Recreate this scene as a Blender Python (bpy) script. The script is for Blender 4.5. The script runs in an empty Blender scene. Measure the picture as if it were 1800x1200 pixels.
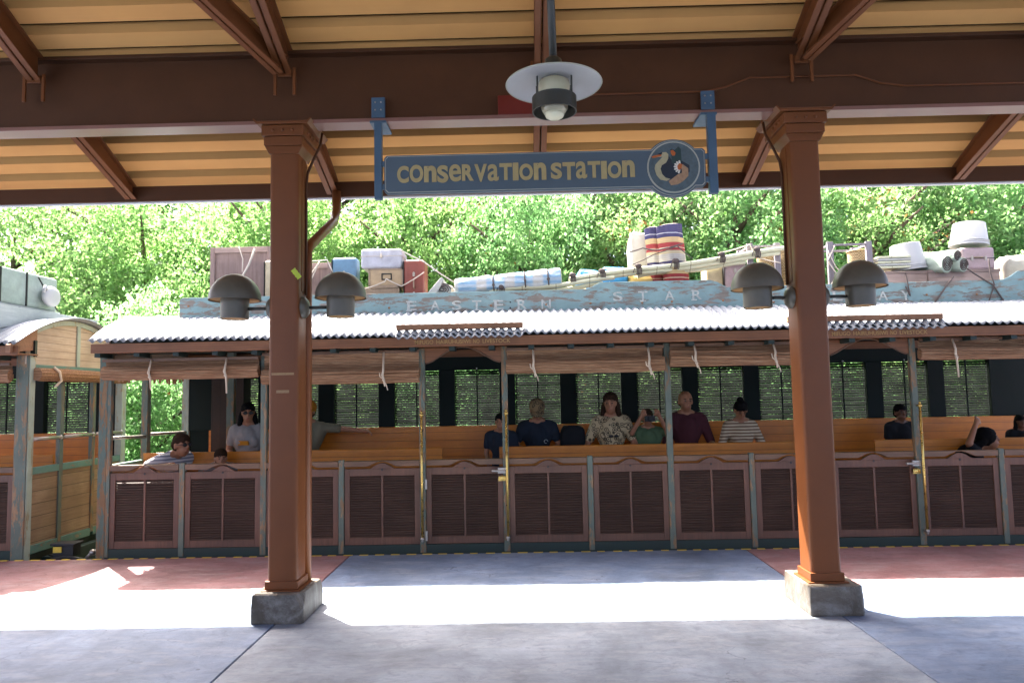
import bpy, math, random
import numpy as np
from mathutils import Vector, Matrix, noise
R = math.radians
random.seed(7)
sc = bpy.context.scene
COL = sc.collection

# ------------------------------------------------------------------ camera model
F, P, YW, RO, H = 1258., .07644, .01586, -.0192, 1.6
def _basis():
    cy, sy, cp, sp = math.cos(YW), math.sin(YW), math.cos(P), math.sin(P)
    r0 = Vector((cy, sy, 0)); w = Vector((-sy*cp, cy*cp, sp)); u0 = Vector((sy*sp, -cy*sp, cp))
    c, s = math.cos(RO), math.sin(RO)
    return c*r0 + s*u0, -s*r0 + c*u0, w
CR, CU, CW = _basis()
def ray(x, y): return CW + CR*((x-900)/F) - CU*((y-600)/F)
def at(x, y, Y):                       # where the sight line of photo point (x, y) meets the plane at depth Y
    d = ray(x, y); t = Y/d.y
    return Vector((d.x*t, Y, H+d.z*t))

# ------------------------------------------------------------------ materials
MATS = {}
class NB:
    def __init__(s, name, rough=.6, metal=0., spec=.5):
        s.m = bpy.data.materials.new(name); s.m.use_nodes = True
        s.nt = s.m.node_tree; s.n = s.nt.nodes; s.l = s.nt.links
        s.b = s.n['Principled BSDF']
        s.b.inputs['Roughness'].default_value = rough
        s.b.inputs['Metallic'].default_value = metal
        s.b.inputs['Specular IOR Level'].default_value = spec
        s.tc = s.n.new('ShaderNodeTexCoord')
        MATS[name] = s.m
    def coord(s, sx=1, sy=1, sz=1, kind='Object', rot=(0, 0, 0)):
        mp = s.n.new('ShaderNodeMapping'); mp.inputs['Scale'].default_value = (sx, sy, sz)
        mp.inputs['Rotation'].default_value = rot
        s.l.new(s.tc.outputs[kind], mp.inputs['Vector']); return mp.outputs[0]
    def world(s, sx=1, sy=1, sz=1):
        g = s.n.new('ShaderNodeNewGeometry'); mp = s.n.new('ShaderNodeMapping')
        mp.inputs['Scale'].default_value = (sx, sy, sz); s.l.new(g.outputs['Position'], mp.inputs['Vector'])
        return mp.outputs[0]
    def noise(s, vec, scale=5, detail=6, rough=.6, dist=0):
        t = s.n.new('ShaderNodeTexNoise'); t.inputs['Scale'].default_value = scale
        t.inputs['Detail'].default_value = detail; t.inputs['Roughness'].default_value = rough
        t.inputs['Distortion'].default_value = dist
        s.l.new(vec, t.inputs['Vector']); return t.outputs['Fac']
    def ramp(s, fac, stops, interp='LINEAR'):
        r = s.n.new('ShaderNodeValToRGB'); e = r.color_ramp.elements; r.color_ramp.interpolation = interp
        while len(e) < len(stops): e.new(.5)
        for i, (p, c) in enumerate(stops):
            e[i].position = p; e[i].color = (c, c, c, 1) if isinstance(c, (int, float)) else (*c, 1)
        s.l.new(fac, r.inputs[0]); return r.outputs[0]
    def mix(s, fac, a, b, mode='MIX'):
        m = s.n.new('ShaderNodeMix'); m.data_type = 'RGBA'; m.blend_type = mode
        for sock, v in ((m.inputs[0], fac), (m.inputs[6], a), (m.inputs[7], b)):
            if isinstance(v, (int, float)): sock.default_value = v
            elif isinstance(v, tuple): sock.default_value = (*v, 1)
            else: s.l.new(v, sock)
        return m.outputs[2]
    def math(s, op, a, b=0.):
        m = s.n.new('ShaderNodeMath'); m.operation = op
        for i, v in enumerate((a, b)):
            if isinstance(v, (int, float)): m.inputs[i].default_value = v
            else: s.l.new(v, m.inputs[i])
        return m.outputs[0]
    def sep(s, vec):
        x = s.n.new('ShaderNodeSeparateXYZ'); s.l.new(vec, x.inputs[0]); return x.outputs
    def color(s, c):
        if isinstance(c, tuple): s.b.inputs['Base Color'].default_value = (*c, 1)
        else: s.l.new(c, s.b.inputs['Base Color'])
        return s
    def rough(s, v): s.l.new(v, s.b.inputs['Roughness']); return s
    def bump(s, h, strength=.3, dist=.01):
        b = s.n.new('ShaderNodeBump'); b.inputs['Strength'].default_value = strength
        b.inputs['Distance'].default_value = dist
        s.l.new(h, b.inputs['Height']); s.l.new(b.outputs[0], s.b.inputs['Normal']); return s

def dark(c, k): return tuple(v*k for v in c)
def mul(c, *k): return tuple(a*b for a, b in zip(c, k))

def painted(name, c, rough=.45, var=.25, scale=3, spec=.5, metal=0., grime=.15):
    m = NB(name, rough, metal, spec)
    n = m.noise(m.world(), scale, 6, .65); n2 = m.noise(m.world(), 45, 4, .7)
    a = m.ramp(n, [(.3, dark(c, 1-var)), (.7, dark(c, 1+var*.5))])
    m.color(m.mix(m.ramp(n2, [(.55, 0.), (.8, grime)]), a, dark(c, .45)))
    m.rough(m.ramp(n, [(.3, rough-.08), (.7, rough+.12)]) if grime > .06 else m.ramp(n, [(.3, rough), (.7, rough+.03)]))
    m.bump(n2, .12 if grime > .06 else .04, .004); return m.m
def wood(name, c, c2, axis='X', rough=.75, plank=0., scale=1., paint=None, cover=.5, seam='Z', bump=.4):
    """grain along an axis, optional plank seams, optional flaking paint over the wood"""
    m = NB(name, rough)
    s = {'X': (1.2, 22, 22), 'Y': (22, 1.2, 22), 'Z': (22, 22, 1.2)}[axis]
    v = m.world(*[k*scale for k in s])
    g = m.noise(v, 1.6, 8, .7, .6); g2 = m.noise(m.world(2, 2, 2), 1.3, 4)
    col = m.mix(m.ramp(g, [(.32, 0.), (.68, 1.)]), c2, c)
    col = m.mix(m.ramp(g2, [(.35, .6), (.68, 0.)]), col, dark(c2, .6))
    h = g
    if paint:
        k = {'X': (2, 9, 9), 'Y': (9, 2, 9), 'Z': (9, 9, 2)}[axis]
        pn = m.noise(m.world(*k), 1.5, 9, .75, .3)
        f = m.ramp(pn, [(cover-.02, 0.), (cover+.02, 1.)])
        pc = m.mix(m.noise(m.world(), 7, 5), dark(paint, .65), dark(paint, 1.2))
        col = m.mix(f, pc, col); h = m.math('SUBTRACT', m.math('MULTIPLY', g, .4), f)
    if plank:
        x = m.sep(m.world())[{'X': 0, 'Y': 1, 'Z': 2}[seam]]
        fr = m.math('FRACT', m.math('DIVIDE', x, plank))
        ln = m.ramp(fr, [(0., 1.), (.035, 0.), (.965, 0.), (1., 1.)])
        wn = m.n.new('ShaderNodeTexWhiteNoise'); wn.noise_dimensions = '1D'
        m.l.new(m.math('FLOOR', m.math('DIVIDE', x, plank)), wn.inputs['W'])
        col = m.mix(m.math('MULTIPLY', wn.outputs['Value'], .35), col, dark(c2, .8))
        col = m.mix(ln, col, dark(c2, .15))
        h = m.math('SUBTRACT', h, m.math('MULTIPLY', ln, 2.))
    m.color(col); m.bump(h, bump, .006); return m.m
def fabric(name, c, rough=.9, var=.2):
    m = NB(name, rough, 0, .2)
    n = m.noise(m.coord(), 14, 5); w = m.noise(m.coord(), 160, 2)
    m.color(m.mix(n, dark(c, 1-var), dark(c, 1+var))); m.bump(m.math('ADD', n, m.math('MULTIPLY', w, .3)), .5, .012); return m.m

STEEL = painted('painted_steel', (.170, .055, .016), .42, .12, 2.5, grime=.05, spec=.28)
STEELB = painted('painted_beam', (.082, .030, .010), .5, .16, 2.5, grime=.05, spec=.3)
m = NB('roof_deck', .7, 0, .2); n = m.noise(m.world(.4, 6, 6), 1.5, 6); n2 = m.noise(m.world(), 1.1, 4)
m.color(m.mix(m.ramp(n2, [(.35, 0.), (.7, .5)]), m.mix(n, (.63, .30, .085), (.72, .37, .115)), (.50, .245, .08))); m.bump(n, .1, .004); DECK = m.m
FLANGE_LIT = painted('flange_bounce_light', (.26, .125, .095), .30, .12, 3, grime=.04)  # lighter, pinker beam colour: light bounced off the floor painted onto the lower flange
DECK_SHADE = painted('deck_recess_shade', (.062, .030, .008), .9, .2, spec=.05)  # shadow inside the deck recesses, painted as a dark brown
WHITE = painted('white_trim', (.75, .73, .70), .5, .08)
GREYSIGN = painted('slate_blue_paint', (.075, .110, .135), .5, .08, 3)
POSTSIGN = painted('bracket_blue_paint', (.055, .11, .165), .42, .12, 6)
SIGNEDGE = painted('pale_edge_paint', (.42, .42, .34), .5, .1)
GOLDTXT = painted('gold_letters', (.42, .33, .14), .45, .1, 20)
OLIVE = painted('olive_metal', (.040, .040, .030), .4, .2, 6)
LAMPG = painted('warm_grey_metal', (.105, .094, .068), .42, .25, 5)
LAMPIN = painted('lamp_amber_inside', (.55, .33, .14), .5, .2)
SHADEW = painted('shade_white_enamel', (.47, .47, .46), .35, .06)
m = NB('amber_lamp_glass', .12); n = m.noise(m.coord(), 12, 3)
m.color(m.mix(n, (.50, .44, .26), (.70, .64, .44))); m.b.inputs['Transmission Weight'].default_value = .25; LGLASS = m.m
REDPL = painted('red_gusset', (.17, .016, .008), .4, .15)
BRASS = painted('brass', (.62, .42, .12), .28, .2, 12, metal=.85)
IRON = painted('dull_steel', (.42, .38, .34), .35, .2, 12, metal=.8)
BLACK = painted('black_rubber', (.012, .012, .013), .6, .2)
DKGREEN = painted('dark_green_paint', (.012, .027, .021), .6, .35, 4)
TAPEY = painted('yellow_tape', (.46, .55, .03), .5, .2, 20)
TAPEB = painted('old_tape', (.34, .20, .085), .6, .2, 20)
GREENP = wood('flaking_green_paint', (.40, .25, .13), (.20, .11, .05), 'Z', .7, paint=(.115, .140, .108), cover=.53)
GREENPX = wood('flaking_green_rail', (.42, .29, .17), (.22, .13, .07), 'Y', .7, paint=(.12, .23, .185), cover=.6)
PALEG = wood('pale_green_trim', (.46, .40, .27), (.30, .24, .14), 'Z', .7, paint=(.36, .41, .33), cover=.56)
CORNERP = wood('worn_corner_wood', (.30, .17, .075), (.17, .085, .035), 'Z', .75, paint=(.085, .125, .10), cover=.50)
PANELW = wood('red_brown_wood', (.185, .078, .042), (.098, .042, .022), 'Z', .55, bump=.2)
LOUV = wood('dark_louver_wood', (.105, .058, .040), (.062, .034, .025), 'X', .5, bump=.15)
RAILW = wood('rail_wood', (.21, .11, .055), (.12, .06, .03), 'X', .55, bump=.2)
ORANGEW = wood('orange_bench_wood', (.74, .255, .010), (.52, .16, .006), 'X', .42, plank=.105, bump=.2)
FASCW = wood('fascia_wood', (.32, .13, .048), (.19, .072, .026), 'X', .6, plank=.058, bump=.25)
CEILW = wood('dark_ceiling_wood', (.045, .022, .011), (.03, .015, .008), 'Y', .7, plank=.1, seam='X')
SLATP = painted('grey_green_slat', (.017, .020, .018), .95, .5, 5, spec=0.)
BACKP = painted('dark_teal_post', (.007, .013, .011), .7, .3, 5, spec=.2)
PLANKW = wood('end_plank_wood', (.42, .29, .175), (.25, .155, .085), 'Y', .75, plank=.135)
GABLEW = wood('gable_plank_wood', (.62, .50, .36), (.44, .33, .22), 'Y', .8, plank=.085)
BOARDW = wood('blue_board_paint', (.30, .26, .23), (.17, .145, .125), 'X', .85, scale=1.6, paint=(.20, .31, .325), cover=.53)
BOARDE = wood('grey_rack_board', (.50, .53, .52), (.34, .38, .38), 'Y', .8)
LETW = painted('faded_white_letters', (.42, .45, .44), .85, .4, 25, grime=.5)
TXTY = painted('cream_small_letters', (.42, .25, .09), .8, .1)
BATTEN = wood('rusty_batten', (.36, .17, .085), (.24, .12, .06), 'X', .7)
REED = NB('reed_blind', .8); v = REED.world(1.5, 30, 30); g = REED.noise(v, 2.4, 6, .75)
z = REED.sep(REED.world())[2]; ln = REED.math('FRACT', REED.math('DIVIDE', REED.math('ADD', z, REED.math('MULTIPLY', REED.noise(REED.world(1.2, 4, 4), 1.5, 3), .03)), .016))
REED.color(REED.mix(REED.ramp(ln, [(0., .8), (.3, 0.), (.8, 0.), (1., .8)]), REED.ramp(g, [(.3, (.14, .060, .024)), (.5, (.29, .145, .065)), (.72, (.46, .29, .16))]), (.04, .016, .009)))
REED.bump(ln, .5, .008); REED = REED.m
CORD = fabric('cord_cloth', (.62, .50, .36)); ROPE = fabric('pale_rope', (.55, .49, .42)); ROPED = fabric('dark_rope', (.10, .08, .075))
m = NB('corrugated_tin', .6, 0., .25); n = m.noise(m.world(1, .6, 1), 2.2, 7, .7); n2 = m.noise(m.world(14, 3, 3), 1.4, 8, .8); n3 = m.noise(m.world(), 28, 3)
base = m.mix(n3, (.19, .215, .25), (.30, .32, .345))
cc = m.mix(m.ramp(n2, [(.60, 0.), (.66, .9)]), base, (.07, .030, .018))
m.color(m.mix(m.ramp(n, [(.56, 0.), (.66, .6)]), cc, (.12, .12, .13))); m.bump(n3, .15, .003); TIN = m.m
def concrete(name, c, spk=.12):
    m = NB(name, .62, 0, .4)
    n = m.noise(m.world(), 1.0, 8, .7, .4); n2 = m.noise(m.world(1, 3.5, 1), 2.8, 8, .75, .8); n3 = m.noise(m.world(), 55, 4, .8)
    n4 = m.noise(m.world(1, 1.6, 1), 6, 9, .8, 1.2)
    a = m.ramp(n, [(.36, dark(c, .58)), (.5, dark(c, .95)), (.63, tuple(min(1, v*1.22+.03) for v in c))])
    a = m.mix(m.ramp(n2, [(.46, 0.), (.62, .55)]), a, tuple(v*.5+.25 for v in c))
    a = m.mix(m.ramp(n4, [(.50, 0.), (.64, .6)]), a, dark(c, .55))
    vo = m.n.new('ShaderNodeTexVoronoi'); vo.feature = 'DISTANCE_TO_EDGE'; vo.inputs['Scale'].default_value = .42
    wv = m.n.new('ShaderNodeVectorMath'); wv.operation = 'ADD'; m.l.new(m.world(), wv.inputs[0]); nz = m.n.new('ShaderNodeTexNoise'); nz.inputs['Scale'].default_value = 2.; nz.inputs['Detail'].default_value = 7; m.l.new(m.world(), nz.inputs['Vector']); m.l.new(nz.outputs['Color'], wv.inputs[1]); m.l.new(wv.outputs[0], vo.inputs['Vector'])
    crk = m.math('MULTIPLY', m.ramp(vo.outputs['Distance'], [(0., 1.), (.0035, 0.)]), m.ramp(n, [(.48, 0.), (.54, .8)]))
    a = m.mix(crk, a, dark(c, .25))
    v2 = m.n.new('ShaderNodeTexVoronoi'); v2.inputs['Scale'].default_value = 1.7; m.l.new(m.world(), v2.inputs['Vector'])
    a = m.mix(m.ramp(v2.outputs['Distance'], [(.018, .75), (.03, 0.)]), a, dark(c, .3))
    n5 = m.noise(m.world(.35, 3.5, 1), 2.4, 6, .7, .3); a = m.mix(m.ramp(n5, [(.50, 0.), (.66, .35)]), a, dark(c, .6))
    a = m.mix(m.ramp(n3, [(.60, 0.), (.72, spk*3)]), a, dark(c, .4))
    m.color(a); m.rough(m.ramp(n2, [(.35, .40), (.7, .75)])); m.bump(m.math('ADD', n3, m.math('MULTIPLY', n2, 1.5)), .30, .006); return m.m
C_BLUE = concrete('blue_grey_concrete', (.165, .225, .345)); C_RED = concrete('brick_red_concrete', (.30, .150, .155)); C_LAV = concrete('lavender_concrete', (.265, .310, .375))
PLINTH = concrete('plinth_concrete', (.100, .080, .057), .2)
PLINTHR = concrete('plinth_spalled_concrete', (.34, .29, .24), .35)
GRAVEL = concrete('track_gravel', (.16, .15, .14), .5)
YEL = painted('yellow_line_paint', (.72, .50, .06), .6, .2, 20)

# ------------------------------------------------------------------ mesh helpers
WL = {}                                # world location of every object origin
def W(o): return WL.get(o.name, Vector((0, 0, 0)))
def link(o, parent, loc):
    COL.objects.link(o); WL[o.name] = Vector(loc)
    if parent: o.parent = parent; o.location = Vector(loc)-W(parent)
    else: o.location = loc
    return o
def tag(o, label=None, cat=None, group=None, kind=None):
    for k, v in (('label', label), ('category', cat), ('group', group), ('kind', kind)):
        if v: o[k] = v
    return o
def thing(name, label, cat, loc, group=None):
    o = bpy.data.objects.new(name, None); o.empty_display_size = .2
    return tag(link(o, None, loc), label, cat, group)
class MB:
    def __init__(s): s.v, s.f, s.mi, s.cur = [], [], [], 0
    def add(s, vs, fs, M=None):
        b = len(s.v); s.v += [tuple(M @ Vector(v)) if M else tuple(v) for v in vs]
        s.f += [tuple(b+i for i in f) for f in fs]; s.mi += [s.cur]*len(fs); return s
    def box(s, x0, x1, y0, y1, z0, z1, M=None):
        v = [(x, y, z) for x in (x0, x1) for y in (y0, y1) for z in (z0, z1)]
        return s.add(v, [(0, 1, 3, 2), (4, 6, 7, 5), (0, 4, 5, 1), (2, 3, 7, 6), (0, 2, 6, 4), (1, 5, 7, 3)], M)
    def bar(s, a, b, w, h, up=(0, 0, 1)):        # box beam from a to b
        a, b = Vector(a), Vector(b); d = (b-a); L = d.length; d.normalize()
        sd = d.cross(Vector(up)).normalized(); u = sd.cross(d)
        M = Matrix((sd, d, u)).transposed().to_4x4(); M.translation = a
        return s.box(-w/2, w/2, 0, L, -h/2, h/2, M)
    def tube(s, pts, r, n=8, cap=True):
        pts = [Vector(p) for p in pts]; rs = r if isinstance(r, (list, tuple)) else [r]*len(pts)
        rings = []; ref = None
        for i, p in enumerate(pts):
            t = (pts[min(i+1, len(pts)-1)]-pts[max(i-1, 0)]).normalized()
            if ref is None:
                ref = Vector((0, 0, 1)) if abs(t.z) < .9 else Vector((1, 0, 0))
            a = t.cross(ref).normalized(); b = a.cross(t); ref = b
            rings.append([p+(a*math.cos(2*math.pi*k/n)+b*math.sin(2*math.pi*k/n))*rs[i] for k in range(n)])
        v = [q for rg in rings for q in rg]; f = []
        for i in range(len(rings)-1):
            for k in range(n): f.append((i*n+k, i*n+(k+1) % n, (i+1)*n+(k+1) % n, (i+1)*n+k))
        if cap: f.append(tuple(range(n))[::-1]); f.append(tuple((len(rings)-1)*n+k for k in range(n)))
        return s.add(v, f)
    def lathe(s, prof, c, n=32, M=None, squash=1., cap=True):
        c = Vector(c); v = []; f = []
        for r, z in prof:
            for k in range(n):
                a = 2*math.pi*k/n; v.append(Vector((r*math.cos(a), r*math.sin(a)*squash, z)))
        for i in range(len(prof)-1):
            for k in range(n): f.append((i*n+k, i*n+(k+1) % n, (i+1)*n+(k+1) % n, (i+1)*n+k))
        if cap and prof[0][0] > 1e-4: f.append(tuple(range(n))[::-1])
        if cap and prof[-1][0] > 1e-4: f.append(tuple((len(prof)-1)*n+k for k in range(n)))
        MM = Matrix.Translation(c) @ (M or Matrix())
        return s.add(v, f, MM)
    def prism(s, poly, d0, d1, plane='XZ', M=None):     # polygon extruded
        def mk(a, b, d): return {'XZ': (a, d, b), 'YZ': (d, a, b), 'XY': (a, b, d)}[plane]
        n = len(poly); v = [mk(a, b, d0) for a, b in poly]+[mk(a, b, d1) for a, b in poly]
        f = [tuple(range(n)), tuple(range(2*n-1, n-1, -1))]+[(i, i+n, (i+1) % n+n, (i+1) % n) for i in range(n)]
        return s.add(v, f, M)
    def ball(s, c, r, n=12, M=None):
        prof = [(max(1e-5, math.sin(math.pi*i/n)), -math.cos(math.pi*i/n)) for i in range(n+1)]
        r = r if isinstance(r, (list, tuple)) else (r, r, r)
        MM = Matrix.Translation(Vector(c)) @ (M or Matrix()) @ Matrix.Diagonal((*r, 1))
        v = []; f = []; k2 = n+4
        for a, z in prof:
            for k in range(k2): v.append((a*math.cos(2*math.pi*k/k2), a*math.sin(2*math.pi*k/k2), z))
        for i in range(n):
            for k in range(k2): f.append((i*k2+k, i*k2+(k+1) % k2, (i+1)*k2+(k+1) % k2, (i+1)*k2+k))
        return s.add(v, f, MM)
    def build(s, name, mats, parent=None, bevel=0, smooth=None, origin=None, seg=2):
        if not isinstance(mats, (list, tuple)): mats = [mats]
        a = np.array(s.v, dtype=float)
        if origin is None:
            lo, hi = a.min(0), a.max(0); origin = Vector(((lo[0]+hi[0])/2, (lo[1]+hi[1])/2, lo[2]))
        a = a-np.array(origin)
        me = bpy.data.meshes.new(name); me.from_pydata(a.tolist(), [], s.f); me.update()
        import bmesh
        bm = bmesh.new(); bm.from_mesh(me); bmesh.ops.recalc_face_normals(bm, faces=bm.faces); bm.to_mesh(me); bm.free()
        for m in mats: me.materials.append(m)
        if len(mats) > 1: me.polygons.foreach_set('material_index', s.mi)
        if smooth: me.shade_smooth() if smooth is True else me.set_sharp_from_angle(angle=R(smooth))
        if smooth: me.shade_smooth(); (smooth is not True) and me.set_sharp_from_angle(angle=R(smooth))
        o = bpy.data.objects.new(name, me); link(o, parent, origin)
        if bevel:
            b = o.modifiers.new('bevel', 'BEVEL'); b.width = bevel; b.segments = seg; b.limit_method = 'ANGLE'; b.angle_limit = R(40)
        return o
def copy_tree(o, parent=None):
    c = o.copy(); COL.objects.link(c); WL[c.name] = W(o).copy()
    c.parent = parent
    for ch in list(o.children): copy_tree(ch, c)
    return c
def tex(s, height, pos, name, mat, parent=None, depth=.004, offset=0., width=None, fit=None, yaw=0., jitter=0):
    """lettering in the vertical plane facing the camera side; letters stretched one by one to the same height when fit='caps'"""
    cu = bpy.data.curves.new('t', 'FONT'); cu.body = s; cu.size = 1; cu.extrude = .5; cu.offset = offset; cu.align_x = 'LEFT'
    ob = bpy.data.objects.new('t', cu); COL.objects.link(ob); dg = bpy.context.evaluated_depsgraph_get()
    me = bpy.data.meshes.new_from_object(ob.evaluated_get(dg)); bpy.data.objects.remove(ob)
    v = [x.co.copy() for x in me.vertices]; f = [tuple(p.vertices) for p in me.polygons]
    bpy.data.meshes.remove(me)
    return v, f

# ------------------------------------------------------------------ ground, platform, track, hillside
mb = MB()
EDGE = 7.5
xs = [-30, -5.85, -1.83, 2.23, 6.25, 30]
ys = [-14, 6.1, EDGE]
J = .005
for i in range(5):
    for j in range(2):
        mid = (i == 2)
        mb.cur = (2 if mid else 0) if j == 0 else (0 if mid else 1)
        mb.box(xs[i]+J, xs[i+1]-J, ys[j]+(J if j else 0), ys[j+1]-(0 if j else J), -.12, 0)
mb.cur = 3; mb.box(-30, 30, -14, EDGE-.03, -1.0, -.13)
tag(mb.build('platform_floor', [C_BLUE, C_RED, C_LAV, PLINTH], bevel=.004, seg=1), 'concrete platform floor', kind='structure')
mb = MB(); x = -12
while x < 12:
    w = .075+random.random()*.025
    mb.box(x, x+w, EDGE-.034, EDGE-.004, .002, .0055); x += .163
tag(mb.build('platform_edge_marking', YEL), kind='structure')
mb = MB(); mb.box(-60, 60, 7.4, 60, -1.3, -.95); tag(mb.build('track_bed', GRAVEL), kind='structure')
mb = MB()
for y in (8.0, 9.0): mb.box(-30, 30, y-.035, y+.035, -.95, -.80)
tag(mb.build('rail_track', IRON), kind='structure')
m = NB('hill_soil', .95); n = m.noise(m.world(), 1.2, 8, .7); n2 = m.noise(m.world(), 9, 6, .8)
m.color(m.mix(m.ramp(n2, [(.4, 0.), (.62, 1.)]), m.mix(n, (.07, .12, .045), (.12, .17, .06)), (.10, .065, .035))); m.bump(n2, .8, .08); SOIL = m.m
vs, fs = [], []; nx, ny = 90, 40
def hill(x, y):
    t = max(0, y-10.4)
    return -.95+.6*t*(1-math.exp(-t*.5))*.9+.5*noise.noise(Vector((x*.25, y*.25, 0)))*min(1, t/3) if t < 12.5 else -.95+.54*12.5+.05*(t-12.5)+.5*noise.noise(Vector((x*.25, y*.25, 0)))
for j in range(ny+1):
    for i in range(nx+1):
        X = -36+72*i/nx; Y = 9.9+36*(j/ny)**1.3; vs.append((X, Y, hill(X, Y)))
for j in range(ny):
    for i in range(nx): fs.append((j*(nx+1)+i, j*(nx+1)+i+1, (j+1)*(nx+1)+i+1, (j+1)*(nx+1)+i))
mb = MB().add(vs, fs); tag(mb.build('hillside', SOIL, smooth=True), kind='structure')

# ------------------------------------------------------------------ station canopy
CZ0, CSL, CY0 = 3.58, .35, 6.80        # underside of the rafters: z = CZ0 + CSL*(CY0-y)
def rz(y): return CZ0+CSL*(CY0-y) if y > 5.5 else 4.13+.44*(5.4-y)      # underside of the rafters
def dz_(y): return 3.715+.45*(6.8-y)                                     # underside of the roof deck
RIDGE = .6
canopy = thing('station_canopy', 'red brown steel platform canopy with two big columns and a ribbed tan roof', 'canopy', (0, 5.5, 0))
RX = [-7.8, -5.8, -3.80, -1.82, .185, 2.19, 4.20, 6.2, 8.2]
COLX = [-1.82, 2.18]
# beam
for (by, zt, zb) in ((5.48, 4.34, 3.745), (-2.2, 5.34, 4.75)):
    mb = MB()
    mb.box(-11, 11, by-.012, by+.012, zb+.02, zt-.02)
    bm_ = mb.build('beam', STEELB, canopy)
    for z0, z1 in ((zb, zb+.030), (zt-.03, zt)): mb = MB(); mb.box(-11, 11, by-.085, by+.085, z0, z1); mb.build('flange', FLANGE_LIT if z0 == zb else STEELB, bm_, bevel=.003)
mb = MB(); mb.box(-11, 11, 5.455, 5.467, 3.776, 3.95)       # web cover plate with raised part over the column
mb.cur = 0
pl = [(.45, 3.93), (1.45, 3.93), (1.62, 3.965), (1.80, 4.03), (2.62, 4.03), (2.80, 3.965), (3.0, 3.935), (11, 3.935), (11, 3.776), (.45, 3.776)]
mb = MB(); mb.prism(pl, 5.435, 5.467); mb.build('stiffener_plate', STEELB, canopy, bevel=.004)
mb = MB(); mb.tube([(x_, 5.425, z_) for x_, z_ in pl[:8]], .008, 6); mb.build('conduit', STEEL, canopy, smooth=True)
mb = MB(); mb.box(-.16, .36, 5.392, 5.47, 3.775, 3.93); mb.build('gusset_plate', REDPL, canopy, bevel=.004)
# rafters (twin channels)
def rafter(xa, ya, za, xb, yb, zb, name='rafter', w=.05, gap=.012, h=.16, tops=None):
    mb = MB(); a, b = Vector((xa, ya, za)), Vector((xb, yb, zb)); d = (b-a).normalized(); sd = d.cross(Vector((0, 0, 1))).normalized(); u = sd.cross(d)
    for s in (-1, 1):
        o = sd*s*(gap/2+w/2)
        mb.bar(a+o+u*.006, b+o+u*.006, w, .012, u)
        if tops:
            X0 = xa+s*(gap/2+.006)-.005; mb.prism([(ya, za), (yb, zb), (yb, tops[1]), (ya, tops[0])], X0, X0+.010, 'YZ')
            mb.bar(Vector((xa, ya, tops[0]-.006))+sd*s*(gap/2+w/2), Vector((xb, yb, tops[1]-.006))+sd*s*(gap/2+w/2), w, .012, u)
        else:
            mb.bar(a+sd*s*(gap/2+.006)+u*h/2, b+sd*s*(gap/2+.006)+u*h/2, .010, h, u)
            mb.bar(a+o+u*(h-.006), b+o+u*(h-.006), w, .012, u)
    return mb.build(name, STEEL, canopy, bevel=.002, seg=1)
for rx in RX:
    rafter(rx, 6.79, rz(6.79), rx, 5.57, rz(5.57), tops=(dz_(6.79)-.004, dz_(5.57)-.004))
    rafter(rx, 5.40, rz(5.40), rx, RIDGE, rz(RIDGE), tops=(dz_(5.4)-.004, dz_(RIDGE)-.004))
    rafter(rx, -2.9, dz_(RIDGE)-.165-CSL*(RIDGE+2.9), rx, RIDGE, dz_(RIDGE)-.165)
    mb = MB()
    for s in (-1, 1): mb.box(rx+s*.075-.012, rx+s*.075+.012, 5.375, 5.394, rz(5.4)-.16, rz(5.4)+.06)
    mb.box(rx-.055, rx+.055, 5.38, 5.396, rz(5.4)-.01, rz(5.4)+.05)
    mb.build('cleat', STEEL, canopy, bevel=.003)
for sgn, cx in ((-1, COLX[0]), (1, COLX[1])):
    rafter(cx+sgn*.03, 5.32, rz(5.32)-.05, cx+sgn*1.75, 2.4, rz(2.4)-.04, 'diagonal_brace', w=.05)
# roof deck : ribbed sheets
def deck(y0, y1, zf, name):
    mb = MB(); pr = []; y = y0; p = .21; q = .075
    while y < y1:
        for dy, dz in ((0, q), (.003, 0), (.118, 0), (.121, q), (.21, q)):
            yy = min(y+dy, y1); pr.append((yy, zf(yy)+dz))
        y += p
    v = []; f = []
    for yy, zz in pr: v += [(-11.2, yy, zz), (11.2, yy, zz)]
    for i in range(len(pr)-1): f.append((2*i, 2*i+1, 2*i+3, 2*i+2))
    mb.add(v, f); mb.mi = [1 if (k % 5) in (2, 3, 4) else 0 for k in range(len(f))]; o = mb.build(name, [DECK, DECK_SHADE], canopy); s = o.modifiers.new('sheet', 'SOLIDIFY'); s.thickness = .004; s.offset = 1
    return o
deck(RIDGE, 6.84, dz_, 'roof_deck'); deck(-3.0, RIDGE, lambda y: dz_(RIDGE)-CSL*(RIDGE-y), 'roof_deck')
D0 = dz_(RIDGE); mb = MB(); mb.prism([(6.86, dz_(6.86)+.10), (RIDGE, D0+.10), (-3.0, D0-CSL*(RIDGE+3.0)+.10), (-3.0, D0-CSL*(RIDGE+3.0)+.14), (RIDGE, D0+.15), (6.86, dz_(6.86)+.14)], -11.2, 11.2, 'YZ')
mb.build('roof_sheet', WHITE, canopy)
mb = MB(); mb.box(-11.2, 11.2, 6.80, 6.83, rz(6.8)-.015, rz(6.8)+.15); mb.build('eave_fascia', STEELB, canopy, bevel=.003)
mb = MB(); mb.box(-11.2, 11.2, 6.832, 6.87, rz(6.8)-.028, rz(6.8)+.21); mb.build('gutter', WHITE, canopy, bevel=.003)
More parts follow.
